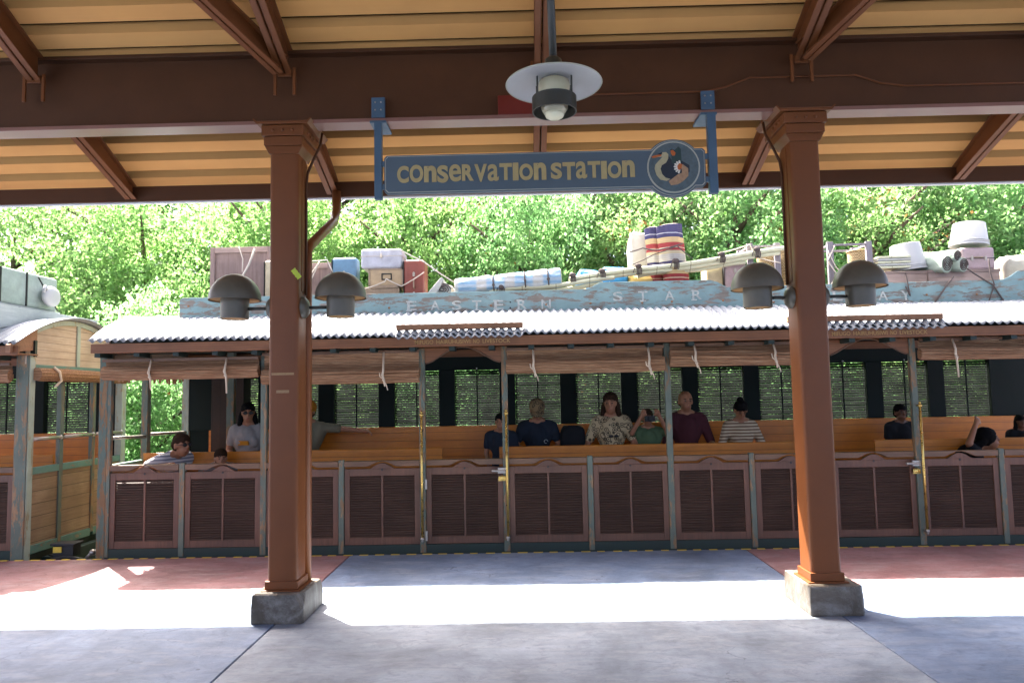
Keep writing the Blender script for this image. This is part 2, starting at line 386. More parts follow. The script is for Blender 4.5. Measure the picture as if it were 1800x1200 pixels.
# columns
def column(cx, side):
    w, y0, y1 = .112, 5.375, 5.605
    mb = MB(); zt = 3.55
    r = .03; pts = []
    for (sx, sy, a0) in ((1, 1, 0), (-1, 1, 90), (-1, -1, 180), (1, -1, 270)):
        for k in range(5):
            a = R(a0+22.5*k); ccx = cx+sx*(w-r); ccy = (y1-r) if sy > 0 else (y0+r)
            pts.append((ccx+r*math.cos(a), ccy+r*math.sin(a)))
    mb.prism(pts, .24, zt, 'XY')
    c = mb.build('column', STEEL, canopy, smooth=35)
    mb = MB()
    mb.box(cx-w-.012, cx+w+.012, y0-.012, y1+.012, .215, .275); mb.box(cx-w-.035, cx+w+.035, y0-.035, y1+.035, .203, .215)
    mb.build('base_plate', STEEL, c, bevel=.004)
    mb = MB()
    mb.prism([(cx-w-.002, 3.50), (cx-w-.035, 3.56), (cx+w+.035, 3.56), (cx+w+.002, 3.50)], y0-.012, y1+.03)
    mb.box(cx-w-.036, cx+w+.036, y0-.028, y1+.12, 3.56, 3.63)
    mb.box(cx-w-.052, cx+w+.052, y0-.040, y1+.16, 3.634, 3.715)
    mb.box(cx-w-.085, cx+w+.085, y0-.058, y1+.19, 3.72, 3.742)
    mb.build('capital', STEEL, c, bevel=.004)
    for sx in (-1, 1):
        mb = MB(); X = cx+sx*(w+.085); mb.prism([(X, 3.722), (X+sx*.03, 3.757), (X+sx*.022, 3.764), (X-sx*.008, 3.737)], y0-.058, y1+.19); mb.build('lip', STEEL, c)
    for k in (-1, 0, 1):
        mb = MB(); mb.ball((cx+k*.075, y0-.041, 3.675), .013, 8); mb.build('rivet', STEEL, c, smooth=True)
        for s in (-1, 1):
            mb = MB(); mb.ball((cx+s*(w+.053), 5.50+k*.07, 3.675), .013, 8); mb.build('rivet', STEEL, c, smooth=True)
    # conduit down the inner side to the lamp
    s = side; X = cx+s*(w+.012)
    mb = MB(); mb.tube([(cx+s*(w+.12), 5.60, 3.74), (cx+s*(w+.11), 5.59, 3.64), (X+s*.045, 5.56, 3.50), (X+s*.01, 5.545, 3.40), (X, 5.54, 3.30), (X, 5.54, 2.42)], .011, 8)
    mb.build('conduit', STEELB, c, smooth=True)
    mb = MB(); mb.box(cx+s*(w+.001)-.004, cx+s*(w+.001)+.004, 5.46, 5.585, 2.44, 3.48); mb.build('cover_strip', STEEL, c, bevel=.002)
    return c
column(COLX[0], 1); column(COLX[1], -1)
for cx in COLX:
    mb = MB(); mb.box(cx-.11, cx+.11, -2.31, -2.09, .2, 4.75); mb.box(cx-.19, cx+.19, -2.45, -1.95, 0, .2); mb.build('column', STEEL, canopy, bevel=.01)
# plinths with spalled corner
for cx, x0, x1 in ((COLX[0], -2.005, -1.625), (COLX[1], 2.005, 2.395)):
    vs = []
    mb = MB(); y0, y1, zt, c = 5.255, 5.775, .205, .05
    low = [(x0, y0), (x1-.02, y0), (x1, y0+.02), (x1, y1), (x0, y1)]
    if cx < 0: top = [(x0+.006, y0+.006), (x1-.075, y0+.006), (x1-.012, y0+.11), (x1-.006, y1-.05), (x0+.006, y1-.006)]
    else: top = [(x0+.006, y0+.006), (x1-.03, y0+.006), (x1-.006, y0+.03), (x1-.006, y1-.006), (x0+.006, y1-.006)]
    v = [(a, b, -.002) for a, b in low]+[(a, b, zt*.55) for a, b in low]+[(a, b, zt) for a, b in top]
    f = [tuple(range(5))[::-1], tuple(range(10, 15))]
    for L in (0, 5):
        for i in range(5): f.append((L+i, L+(i+1) % 5, L+5+(i+1) % 5, L+5+i))
    mb.add(v, f); o = mb.build('pedestal', PLINTH, canopy, bevel=.008, seg=3)
# downpipe
mb = MB(); mb.tube([(-1.77, 6.74, 3.60), (-1.77, 6.74, 3.42), (-1.775, 6.70, 3.34), (-1.76, 6.60, 3.27), (-1.73, 5.75, 2.86), (-1.73, 5.68, 2.80), (-1.73, 5.665, 2.7), (-1.73, 5.665, .1)], .042, 14)
mb.build('downpipe', STEEL, canopy, smooth=True)

# tapes on the column
def tape(c, w, h, rot, mat, label):
    M = Matrix.Translation(Vector(c)) @ Matrix.Rotation(R(rot), 4, 'Y')
    mb = MB(); n = 6; pts = [(-w/2+.004*(i % 2), -h/2+h*i/n) for i in range(n+1)]+[(w/2-.004*(i % 2), h/2-h*i/n) for i in range(n+1)]
    mb.prism(pts, -.003, 0, 'XZ', M); tag(mb.build('tape_strip', mat), label, 'tape')
p = at(521, 481, 5.374); tape(p, .042, .085, -38, TAPEY, 'yellow green tape scrap slanting across the edge of the column')
p = at(497, 657, 5.374); tape(p, .175, .018, 0, TAPEB, 'long thin strip of old tan tape across the front of the column')
p = at(497, 688, 5.374); tape(p, .10, .022, 0, TAPEB, 'short scrap of old tan tape below a longer strip on the column')

# ------------------------------------------------------------------ pendant lamp
LX, LY, LZ = .216, 4.2, 3.475
lamp = thing('pendant_lamp', 'round pendant lamp with a wide white enamel shade hanging from the canopy', 'lamp', (LX, LY, LZ-.2))
mb = MB(); mb.tube([(LX-.02, LY, dz_(LY)+.02), (LX, LY, LZ+.12)], .024, 12); mb.build('pole', OLIVE, lamp, smooth=True)
mb = MB(); mb.lathe([(.026, .17), (.05, .15), (.06, .10), (.085, .085), (.09, .045), (.115, .035)], (LX, LY, LZ)); mb.build('socket_cap', OLIVE, lamp, smooth=40)
mb = MB(); mb.lathe([(.05, .045), (.10, .040), (.20, .022), (.287, .002), (.291, -.004)], (LX, LY, LZ), 64, cap=False); o = mb.build('shade_top', OLIVE, lamp, smooth=50)
mb = MB(); mb.lathe([(.288, -.004), (.20, .014), (.10, .028), (.05, .030)], (LX, LY, LZ), 64, cap=False); mb.build('shade', SHADEW, lamp, smooth=50)
mb = MB(); mb.tube([(LX+.288*math.cos(a), LY+.288*math.sin(a), LZ-.004) for a in [2*math.pi*k/64 for k in range(65)]], .004, 6); mb.build('shade_rim', SIGNEDGE, lamp, smooth=True)
mb = MB(); mb.lathe([(.06, .03), (.095, .01), (.098, -.02), (.092, -.06), (.088, -.11), (.078, -.16), (.055, -.195), (.02, -.21), (.0001, -.212)], (LX, LY, LZ), 40); mb.build('globe', LGLASS, lamp, smooth=True)
mb = MB(); mb.lathe([(.062, -.185), (.052, -.205), (.03, -.218), (.0001, -.222)], (LX, LY, LZ), 32); mb.build('bulb', painted('cream_bulb', (.78, .72, .48), .2, .05), lamp, smooth=True)
mb = MB(); mb.lathe([(.128, -.085), (.134, -.085), (.134, -.175), (.128, -.175), (.128, -.085)], (LX, LY, LZ), 48, cap=False); mb.build('guard_ring', OLIVE, lamp, smooth=40)
for a in (35, 145, 215, 325):
    mb = MB(); c_, s_ = math.cos(R(a))*.124, math.sin(R(a))*.124; mb.tube([(LX+c_, LY+s_, LZ+.02), (LX+c_, LY+s_, LZ-.12)], .006, 6); mb.build('guard_bar', OLIVE, lamp)

# ------------------------------------------------------------------ mushroom wall lamps
def wall_lamp(px, colx, side, lab):
    x = at(px, 530, 5.49).x; Y = 5.49
    zt = at(413, 482, Y).z; zd = at(413, 527, Y).z; zb = at(413, 560, Y).z
    t = thing('wall_lamp', lab, 'lamp', (x, Y, zb), 'mushroom lamps on the columns')
    r = .196; hh = zt-zd
    prof = [(r+.002, -.006)]+[(r*math.cos(a), hh*math.sin(a)) for a in [R(90*k/12) for k in range(13)]]
    prof[-1] = (.0001, hh)
    mb = MB(); mb.lathe(prof[:], (x, Y, zd), 40)
    mb.f = [f for f in mb.f if len(f) == 4]; mb.mi = mb.mi[:len(mb.f)]
    o = mb.build('dome', LAMPG, t, smooth=True); s = o.modifiers.new('s', 'SOLIDIFY'); s.thickness = .003
    mb = MB(); mb.lathe([(r-.012, -.004), (r-.012, .002), (.10, .01)], (x, Y, zd), 40); mb.f = [f for f in mb.f if len(f) == 4]; mb.mi = mb.mi[:len(mb.f)]; mb.build('reflector', LAMPIN, t)
    mb = MB(); mb.lathe([(.107, .035), (.107, -(zd-zb)), (.1, -(zd-zb)-.004), (.1, -(zd-zb)+.02), (.0001, -(zd-zb)+.02)], (x, Y, zd), 40); mb.build('lamp_body', LAMPG, t, smooth=50)
    mb = MB(); mb.lathe([(.099, 0), (.099, .012), (.0001, .014)], (x, Y, zb+.001), 40); mb.build('lens', LAMPIN, t)
    cx = colx+side*.112; za = (zd+zb)/2+.0
    mb = MB(); mb.tube([(x-side*.10, Y, za), (cx+side*.03, Y, za)], .013, 10); mb.build('arm', OLIVE, t, smooth=True)
    M = Matrix.Rotation(R(90*side), 4, 'Y')
    mb = MB(); mb.lathe([(.085, 0), (.083, .018), (.06, .04), (.02, .052), (.0001, .054)], (cx+side*.003, Y, za), 28, M); mb.build('mounting_plate', LAMPG, t, smooth=50)
wall_lamp(413, COLX[0], -1, 'grey mushroom lamp in front of the tall wooden crate, outer side of its column')
wall_lamp(599, COLX[0], 1, 'grey mushroom lamp in front of the blue suitcase, inner side of its column')
wall_lamp(1332, COLX[1], -1, 'grey mushroom lamp beside the mauve suitcase, inner side of its column')
wall_lamp(1513, COLX[1], 1, 'grey mushroom lamp below the hanging woven basket, outer side of its column')

# ------------------------------------------------------------------ hanging sign
SY = 5.34
def S(x, y, Y=SY): p = at(x, y, Y); return p
sz0, sz1 = S(676, 342).z, S(676, 275).z; sx0, sx1 = S(676, 300).x, S(1240, 300).x
sign = thing('hanging_sign', 'slate blue station name sign hung under the canopy beam on two brackets', 'sign', ((sx0+sx1)/2, SY, sz0))
scx, scz = S(1183, 295).x, (sz0+sz1)/2+.003; CRr = .222
def outline(g, n=26):
    c = .02; r = CRr+g; h0, h1 = sz0-g, sz1+g; hh = (h1-h0)/2; zc = (h0+h1)/2
    a0 = math.asin(min(.95, (hh)/r)); pts = [(sx0-g+c, h0), ]
    xl = scx-r*math.cos(a0)
    pts += [(scx+r*math.cos(math.pi+a0+(math.pi-2*a0)*k/n), zc+r*math.sin(math.pi+a0+(math.pi-2*a0)*k/n)) for k in range(n+1)]
    pts += [(sx1+g-c, h0), (sx1+g, h0+c), (sx1+g, h1-c), (sx1+g-c, h1)]
    pts += [(scx+r*math.cos(a0+(math.pi-2*a0)*k/n), zc+r*math.sin(a0+(math.pi-2*a0)*k/n)) for k in range(n+1)]
    pts += [(sx0-g+c, h1), (sx0-g, h1-c), (sx0-g, h0+c)]
    return pts
def layer(pts, y0, y1, name, mat, parent): 
    mb = MB(); mb.prism(pts, y0, y1); return mb.build(name, mat, parent)
layer(outline(0), SY-.01, SY+.03, 'sign_panel', GREYSIGN, sign)
layer(outline(-.008), SY-.014, SY-.0105, 'edge_line', SIGNEDGE, sign)
layer(outline(-.013), SY-.018, SY-.0145, 'sign_face', GREYSIGN, sign)
# lettering, letter by letter
word = [('C', 0), ('O', 0), ('n', 1), ('S', 0), ('e', 1), ('R', 0), ('V', 0), ('a', 1), ('T', 0), ('I', 0), ('O', 0), ('n', 1), (' ', 0), ('S', 0), ('T', 0), ('a', 1), ('T', 0), ('I', 0), ('O', 0), ('n', 1)]
wid = {'C': 31, 'O': 36, 'n': 33, 'S': 29, 'e': 32, 'R': 31, 'V': 33, 'a': 29, 'T': 33, 'I': 15, ' ': 8}
tot = sum(wid[c] for c, _ in word)+2*len(word)
tx0, tx1 = S(699, 302).x, S(1116, 290).x; k = (tx1-tx0)/tot; zc = (sz0+sz1)/2-.004; ch = .132
mb = MB(); x = tx0
for i, (c, l) in enumerate(word):
    w = wid[c]*k
    if c != ' ':
        v, f = tex(c, 1, 0, '', None, offset=.042 if c not in 'ea' else .018)
        a = np.array([list(q) for q in v]); lo, hi = a.min(0), a.max(0)
        hgt = ch*(1+.04*math.sin(i*2.3)); dz = .004*math.sin(i*1.7)
        vv = [(x+(q[0]-lo[0])/(hi[0]-lo[0])*w, SY-.0185+(q[2]-.5)*.005-.002, zc+dz-hgt/2+(q[1]-lo[1])/(hi[1]-lo[1])*hgt) for q in a]
        mb.add(vv, f)
    x += w+2*k
mb.build('lettering', GOLDTXT, sign)
# medallion: two birds and a flower
def circ(cx, cz, r, n=40, sq=1): return [(cx+r*math.cos(2*math.pi*i/n), cz+r*math.sin(2*math.pi*i/n)*sq) for i in range(n)]
y = SY-.018
layer(circ(scx, scz, .200), y-.004, y, 'medallion_rim', SIGNEDGE, sign)
med = layer(circ(scx, scz, .188), y-.008, y-.0045, 'medallion', painted('medallion_slate', (.085, .12, .13), .6, .3, 30), sign)
u_ = .205/55                                       # one photo pixel on the medallion
def MP(pts): return [(scx+(a-1183)*u_/1.04, scz-(b-295)*u_/1.04) for a, b in pts]
Z7 = lambda pts: MP([(1120+a/10, 230+b/10) for a, b in pts])
def art(pts, lvl, mat, name): return layer(Z7(pts), y-.009-lvl*.0016, y-.0082-lvl*.0012, name, mat, med)
DKB = painted('deep_navy_enamel', (.010, .018, .030), .5, .2, 30); DKG2 = painted('deep_green_enamel', (.020, .050, .045), .5, .2, 30)
CREAM = painted('cream_enamel', (.42, .37, .21), .5, .15, 30); ORG = painted('orange_enamel', (.50, .12, .02), .5, .15); TANP = painted('tan_enamel', (.40, .24, .13), .6, .3, 40)
art([(340, 560), (520, 400), (640, 560), (800, 520), (960, 620), (960, 760), (800, 900), (600, 940), (430, 900), (340, 760)], 0, DKB, 'dark_body')
art([(590, 420), (560, 280), (600, 260), (660, 290), (740, 215), (790, 270), (800, 520), (760, 620), (640, 620), (590, 540)], 1, DKG2, 'green_bird')
art([(575, 300), (620, 285), (680, 350), (660, 410), (610, 410), (580, 360)], 2, ORG, 'orange_cheek')
art([(175, 430), (330, 380), (400, 335), (480, 330), (525, 380), (520, 470), (470, 560), (380, 610), (350, 690), (380, 800), (450, 880), (550, 910), (470, 950), (340, 920), (260, 820), (225, 680), (240, 600), (330, 500), (400, 430), (330, 430), (200, 455)], 2, CREAM, 'cream_bird')
art([(165, 425), (240, 395), (380, 380), (375, 410), (200, 455)], 3, ORG, 'beak')
art([(300, 370), (380, 335), (395, 350), (380, 385), (320, 385)], 4, DKB, 'face_patch')
art([(510, 960), (700, 820), (800, 780), (780, 620), (820, 600), (930, 690), (930, 850), (820, 960), (700, 1030), (560, 1045)], 2, TANP, 'tan_wing')
for i, a in enumerate((-100, -75, -50, -25, 0, 25, 50)):
    a = R(a+180+20); cx_, cz_ = 770, 660; r0, r1 = 60, 130
    d = (math.cos(a), -math.sin(a)); n_ = (-d[1], d[0])
    art([(cx_+d[0]*r0-n_[0]*16, cz_+d[1]*r0-n_[1]*16), (cx_+d[0]*r1-n_[0]*20, cz_+d[1]*r1-n_[1]*20), (cx_+d[0]*(r1+18), cz_+d[1]*(r1+18)), (cx_+d[0]*r1+n_[0]*20, cz_+d[1]*r1+n_[1]*20), (cx_+d[0]*r0+n_[0]*16, cz_+d[1]*r0+n_[1]*16)], 4, painted('petal_white', (.75, .7, .58), .5, .05) if i == 0 else MATS['petal_white'], 'petal')
art([(700, 640), (740, 580), (800, 600), (790, 680), (740, 730), (710, 700)], 5, ORG, 'flower_center')
# brackets
for px0, px1, top, bot in ((658, 671, 172, 351), (1243, 1258, 160, 340)):
    xa, xb = S(px0, 220, SY).x, S(px1, 220, SY).x; zt = S(px0, top, 5.38).z; zb = S(px0, bot).z
    mb = MB(); mb.box(xa-.03, xa+.075, 5.375, 5.390, 3.77, zt)
    mb.box(xa-.04, xa+.085, 5.36, 5.62, 3.722, 3.742); mb.box(xa+.0, xb, SY-.012, SY+.04, zb, 3.722)
    b = mb.build('bracket', POSTSIGN, sign, bevel=.003)
    xin = sx0-.02 if px0 < 900 else sx1+.02
    for fz in (.2, .8):
        zz = sz0+(sz1-sz0)*fz; mb = MB(); mb.box(min(xb if px0 < 900 else xin-.018, sx0 if px0 < 900 else xa), max(sx0+.002 if px0 < 900 else xa, xb), SY-.004, SY+.02, zz-.02, zz+.02); mb.build('hinge', POSTSIGN, b, bevel=.002)
    for dz in (.04, .1):
        mb = MB(); mb.ball((xa+.0, 5.373, zt-dz), .007, 6); mb.ball((xa+.045, 5.373, zt-dz), .007, 6); mb.build('bolt', IRON, b)

# ------------------------------------------------------------------ railway carriages
TF, TB = 7.58, 9.46                     # front and back faces
EAVE, CREST = 2.246, 2.60
def arch(y): t = (y-8.36)/1.07; return CREST-(CREST-EAVE)*abs(t)**2.0
def louvers(x0, x1, z0, z1, y, n, mat, parent, name='louver_slats', d=.02, th=.006, tilt=35, kind=None):
    mb = MB(); p = (z1-z0)/n
    for i in range(n):
        zc = z0+p*(i+.5); M = Matrix.Translation((0, y, zc)) @ Matrix.Rotation(R(tilt), 4, 'X')
        j = random.uniform(-.0012, .0012)
        mb.box(x0, x1, -d/2, d/2, -th/2+j, th/2+j, M)
    return mb.build(name, mat, parent)
def side_panel(x0, x1, root, door=False, z0=.085, z1=.87):
    y = TF+.012 if door else TF
    fw = .056; mid = (x0+x1)/2
    mb = MB(); yb = y+.03
    mb.box(x0, x0+fw, y, yb, z0, z1); mb.box(x1-fw, x1, y, yb, z0, z1)
    mb.box(x0+fw, x1-fw, y+.001, yb-.001, z0, z0+.075); mb.box(x0+fw, x1-fw, y+.001, yb-.001, z1-.075, z1)
    mb.box(mid-.011, mid+.011, y+.004, yb-.002, z0+.075, z1-.075)
    hump = [(mid-.135, z1), (mid+.135, z1)]+[(mid+.135-.27*k/20, z1+.058*(.5-.5*math.cos(2*math.pi*k/20))**.65) for k in range(21)][1:-1]
    mb.prism(hump, y+.002, yb-.001)
    p = mb.build('door' if door else 'side_panel', PANELW, root, bevel=.003)
    mb = MB(); mb.lathe([(.0001, -.001), (.011, -.001), (.011, .003)], (mid, y+.0005, z1-.012), 12, Matrix.Rotation(R(90), 4, 'X')); mb.build('bolt_hole', BLACK, p)
    for a, b in ((x0+fw, mid-.011), (mid+.011, x1-fw)):
        louvers(a, b, z0+.075, z1-.075, y+.016, 25, LOUV, p, d=.026, th=.007, tilt=42)
    mb = MB(); mb.box(x0+fw, x1-fw, y+.031, y+.037, z0+.09, z1-.09); mb.build('backing_board', LOUV, p)
    # cap rail with a scooped lower edge round the hump
    top = z1+.082; zr = z1+.022; n = 20
    pts = [(x0-.0, top), (x0-.0, zr)]+[(mid-.16+.32*k/n, zr+.052*(.5-.5*math.cos(2*math.pi*k/n))**.6) for k in range(n+1)]+[(x1, zr), (x1, top)]
    pts = [(a, min(b, top-.006)) if b != top else (a, b) for a, b in pts]
    mb = MB(); mb.prism(pts, y-.012 if not door else y-.006, yb+.03); r_ = mb.build('cap_rail', RAILW, root, bevel=.004)
    return p
def blind(x0, x1, zt, zr, r, root, cords, yb=7.50, slack=True, flat=True):
    mb = MB()
    mb.box(x0, x1, yb-.010, yb+.018, zt-.024, zt+.008); h = mb.build('blind_headrail', RAILW, root, bevel=.003)
    if flat:
        mb = MB(); n = 60; v = []; f = []; m_ = 14
        for j in range(m_+1):
            zz = zt-.02-(zt-.02-zr)*j/m_
            for i in range(n+1):
                x = x0+.01+(x1-x0-.02)*i/n; v.append((x, yb+.045+.004*(j % 2)+.010*noise.noise(Vector((x*2, zz*9, 3))), zz+.004*noise.noise(Vector((x*4, zz*30, 1)))))
        for j in range(m_):
            for i in range(n): f.append((j*(n+1)+i, j*(n+1)+i+1, (j+1)*(n+1)+i+1, (j+1)*(n+1)+i))
        mb.add(v, f); o = mb.build('reed_sheet', REED, h)
    mb = MB(); n = 50; k = 28; v = []; f = []; 
    for i in range(n+1):
        x = x0+(x1-x0)*i/n
        for j in range(k):
            a = 2*math.pi*j/k; rr = r*(1+.16*(j % 2)+.22*noise.noise(Vector((x*1.1, j*.7, 7+x0))))
            sag = -.008*math.sin(math.pi*i/n)+.008*noise.noise(Vector((x*.8, 5, x0)))
            v.append((x+.012*noise.noise(Vector((j*2.1, x0, i)))*(i in (0, n)), yb+.01+rr*math.cos(a)*.72, zr+sag+rr*math.sin(a)))
    for i in range(n):
        for j in range(k): f.append((i*k+j, i*k+(j+1) % k, (i+1)*k+(j+1) % k, (i+1)*k+j))
    f += [tuple(range(k)), tuple(n*k+j for j in range(k))[::-1]]
    mb.add(v, f); roll = mb.build('reed_roll', REED, h)
    for cx, ln in cords:
        yy = yb-r*.8-.012
        mb = MB(); pts = [(cx, yb-.014, zt-.01), (cx+.004, yy, zr+r*.7), (cx-.004, yy-.004, zr), (cx+.012, yy+.004, zr-r*.9), (cx+.02, yy+.005, zr-r-ln)]
        mb.tube(pts, [.010, .011, .014, .011, .008], 8); mb.ball((cx+.008, yy-.002, zr-r*.75), (.017, .015, .015), 8)
        mb.build('tie_cord', CORD, roll, smooth=True)
        if ln < .09:
            mb = MB(); mb.tube([(cx+.008, yy, zr-r*.7), (cx+.04, yy-.004, zr-r-.05), (cx+.05, yy, zr-r-.09)], .006, 6); mb.tube([(cx+.008, yy, zr-r*.7), (cx-.03, yy-.006, zr-r*.2), (cx-.035, yy, zr+r*.4)], .006, 6); mb.build('cord_end', CORD, roll)
def grab_pole(x, root, z0=.13, z1=1.47):
    mb = MB(); y = 7.515
    mb.tube([(x, y, z0+.02), (x, y, z1-.04)], .0135, 12)
    g = mb.build('grab_pole', BRASS, root, smooth=True)
    for z in (z0+.02, z1-.045):
        mb = MB(); mb.ball((x, y, z), (.022, .022, .02), 10); mb.ball((x, y, z+.028 if z > 1 else z-.02), .014, 8); mb.tube([(x, y, z), (x, TF, z)], .009, 8)
        mb.build('pole_bracket', IRON if z < 1 else BRASS, g, smooth=True)
def bench(x0, x1, root, y0, yb, zs, zt, name='bench'):
    mb = MB(); mb.box(x0, x1, y0, yb-.03, zs-.04, zs)
    b = mb.build(name, ORANGEW, root, bevel=.006)
    mb = MB(); mb.box(x0, x1, yb-.028, yb, zs+.02, zt); mb.build('backrest', ORANGEW, b, bevel=.008)
    mb = MB(); mb.box(x0+.01, x1-.01, y0+.02, y0+.05, .1, zs-.041); mb.build('bench_front', ORANGEW, b)
def arch_valance(x0, x1, root):
    zt = 2.13; zlow = at(760, 638, TF).z; zmid = at(815, 608, TF).z-.005
    n = 30; xm = (x0+x1)/2; w = x1-x0; pts = [(x0, zt), (x0, zlow)]
    for k in range(n+1):
        t = k/n; x = x0+.03+(w-.06)*t
        s = .5-.5*math.cos(2*math.pi*t); pts.append((x, zlow+(zmid-zlow)*(s**.75)))
    pts += [(x1, zlow), (x1, zt)]
    mb = MB(); mb.prism(pts, TF+.004, TF+.03); v = mb.build('arch_valance', FASCW, root, bevel=.002)
    mb = MB(); mb.tube([(a, TF-.0, b-.004) for a, b in pts[2:-2]], .007, 6); mb.build('arch_moulding', RAILW, v, smooth=True)
def corrugated(x0, x1, root):
    pitch = .082; nx = int((x1-x0)/pitch*8); ys = [7.29+(9.43-7.29)*j/26 for j in range(27)]; v = []; f = []
    for j, y in enumerate(ys):
        for i in range(nx+1):
            x = x0+(x1-x0)*i/nx
            jit = .010*noise.noise(Vector((x*3, 0, 0)))*(1 if j == 0 else 0)
            dent = .010*noise.noise(Vector((x*.9, y*1.2, 2)))
            v.append((x+.006*noise.noise(Vector((x*.7, y, 5))), y+jit, arch(y)+.0135*math.sin(2*math.pi*(x/pitch))+dent))
    for j in range(len(ys)-1):
        for i in range(nx): f.append((j*(nx+1)+i, j*(nx+1)+i+1, (j+1)*(nx+1)+i+1, (j+1)*(nx+1)+i))
    mb = MB().add(v, f); o = mb.build('roof', TIN, root, smooth=True); s = o.modifiers.new('sheet', 'SOLIDIFY'); s.thickness = .003
    return o
def post(x, root, z0=0., z1=2.13, w=.062, mat=None, y=TF-.012, d=.055, name='post'):
    mb = MB(); mb.box(x-w/2, x+w/2, y, y+d, z0, z1); return mb.build(name, mat or GREENP, root, bevel=.004)

def carriage(label, xl, xr, posts, full, doors, wins, benchgaps, roofx0, roofx1):
    root = thing('railway_carriage', label, 'railway carriage', ((xl+xr)/2, 8.5, -.95), 'carriages of the little train')
    mb = MB(); mb.box(xl, xr, TF+.04, TB, -.18, .06); mb.box(xl+.1, xr-.1, 7.9, 9.2, -.62, -.18); mb.build('chassis', DKGREEN, root, bevel=.01)
    mb = MB(); mb.box(xl, xr, TF-.006, TF+.038, -.10, .083); mb.build('sill_beam', DKGREEN, root, bevel=.004)
    nwh = 2
    for k in range(nwh):
        X = xl+1.6+(xr-xl-3.2)*k
        for yy in (8.0, 9.0):
            for dx in (-.45, .45):
                mb = MB(); mb.lathe([(.0001, -.05), (.17, -.05), (.17, .03), (.20, .03), (.20, .05), (.0001, .05)], (X+dx, yy, -.62), 24, Matrix.Rotation(R(90), 4, 'X')); mb.build('wheel', IRON, root)
    roof = corrugated(roofx0, roofx1, root)
    mb = MB(); pr = [(y, arch(y)-.03) for y in [TF+.03+(TB-TF-.05)*j/16 for j in range(17)]]; mb.prism(pr+[(y, z-.02) for y, z in reversed(pr)], xl+.03, xr-.03, 'YZ'); mb.build('ceiling', CEILW, root)
    mb = MB(); mb.box(roofx0+.02, roofx1-.02, 7.315, 7.345, 2.125, 2.222); mb.box(roofx0+.02, roofx1-.02, 7.346, TF+.05, 2.135, 2.15); mb.build('fascia', FASCW, root, bevel=.003)
    mb = MB(); mb.box(roofx0+.05, roofx1-.05, TF+.04, TF+.075, 2.125, 2.30); mb.build('header_beam', DKGREEN, root)
    mb = MB(); mb.box(roofx0+.02, roofx1-.02, 9.36, 9.42, 2.13, 2.22); mb.build('back_fascia', FASCW, root)
    for i, x in enumerate(posts):
        if i in full: post(x, root)
        else: post(x, root, z1=.965, w=.056)
    for x in [posts[0]+k*.41 for k in range(int((posts[-1]-posts[0])/.41)+1)]:
        mb = MB(); mb.box(x-.03, x+.03, 7.352, 7.57, 2.085, 2.132); mb.build('eave_bracket', DKGREEN, root)
    for i in range(len(posts)-1):
        a, b = posts[i]+.033, posts[i+1]-.033
        if i in doors: 
            d = side_panel(a, b, root, True)
            mb = MB(); zl = .80; xx = posts[i+1]
            mb.tube([(xx-.13, 7.545, zl+.03), (xx+.02, 7.545, zl+.03)], .014, 10); mb.box(xx-.085, xx-.0, 7.538, 7.56, zl+.005, zl+.06); mb.ball((xx-.135, 7.545, zl+.03), .016, 8)
            la = mb.build('door_latch', IRON, d, smooth=40)
            mb = MB(); mb.lathe([(.034, 0), (.034, .012), (.02, .02), (.0001, .02)], (xx-.042, 7.56, zl-.045), 20, Matrix.Rotation(R(90), 4, 'X'), .8); mb.box(xx-.08, xx+.0, 7.545, 7.562, zl-.075, zl-.03); mb.build('latch_plate', BRASS, d, smooth=40)
            for zz in (.70, .17):
                mb = MB(); mb.box(posts[i]+.024, posts[i]+.046, 7.565, 7.58, zz-.05, zz+.05); mb.build('hinge', IRON, d)
            arch_valance(a-.02, b+.02, root)
            grab_pole(posts[i]+.0, root); grab_pole(posts[i+1]+.012, root)
        else: side_panel(a, b, root)
    # back wall
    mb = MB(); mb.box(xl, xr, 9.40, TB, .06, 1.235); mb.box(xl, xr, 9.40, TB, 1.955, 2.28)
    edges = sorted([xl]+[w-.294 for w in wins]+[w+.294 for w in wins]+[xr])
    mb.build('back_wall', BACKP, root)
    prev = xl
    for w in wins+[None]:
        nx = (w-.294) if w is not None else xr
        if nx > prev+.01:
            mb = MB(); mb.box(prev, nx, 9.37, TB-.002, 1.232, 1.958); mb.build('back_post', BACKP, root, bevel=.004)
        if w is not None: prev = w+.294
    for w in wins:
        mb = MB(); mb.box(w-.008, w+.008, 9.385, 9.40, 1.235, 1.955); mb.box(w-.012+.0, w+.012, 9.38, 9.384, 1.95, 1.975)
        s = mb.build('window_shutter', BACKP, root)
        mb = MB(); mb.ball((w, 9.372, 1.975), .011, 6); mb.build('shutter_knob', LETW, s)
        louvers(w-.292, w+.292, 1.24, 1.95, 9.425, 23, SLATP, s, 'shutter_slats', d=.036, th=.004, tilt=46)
    xs_ = [xl+.08]+[g for gg in benchgaps for g in gg]+[xr-.08]
    bench(xl+.35 if xl > -5 else xl+.05, xr-.08, root, 8.70, 9.36, .66, 1.232)
    for k in range(0, len(xs_), 2):
        if xs_[k+1]-xs_[k] > .3: bench(xs_[k], xs_[k+1], root, 7.82, 8.26, .45, 1.03)
    return root

PX = [-4.43, -3.63, -2.767, -1.942, -1.083, -.208, .671, 1.512, 2.355, 3.165, 4.08, 4.93, 5.78, 6.63]
WN = [round(-3.792+.7935*k, 3) for k in range(0, 14)]
car = carriage('long railway carriage with blue name board and luggage piled on its tin roof', -4.48, 6.68, PX, {0, 2, 4, 5, 7, 9, 10, 12, 13}, {4, 9}, [w for w in WN if w < 6.4], [(-.95, -.30), (3.3, 3.95)], -4.50, 6.75)
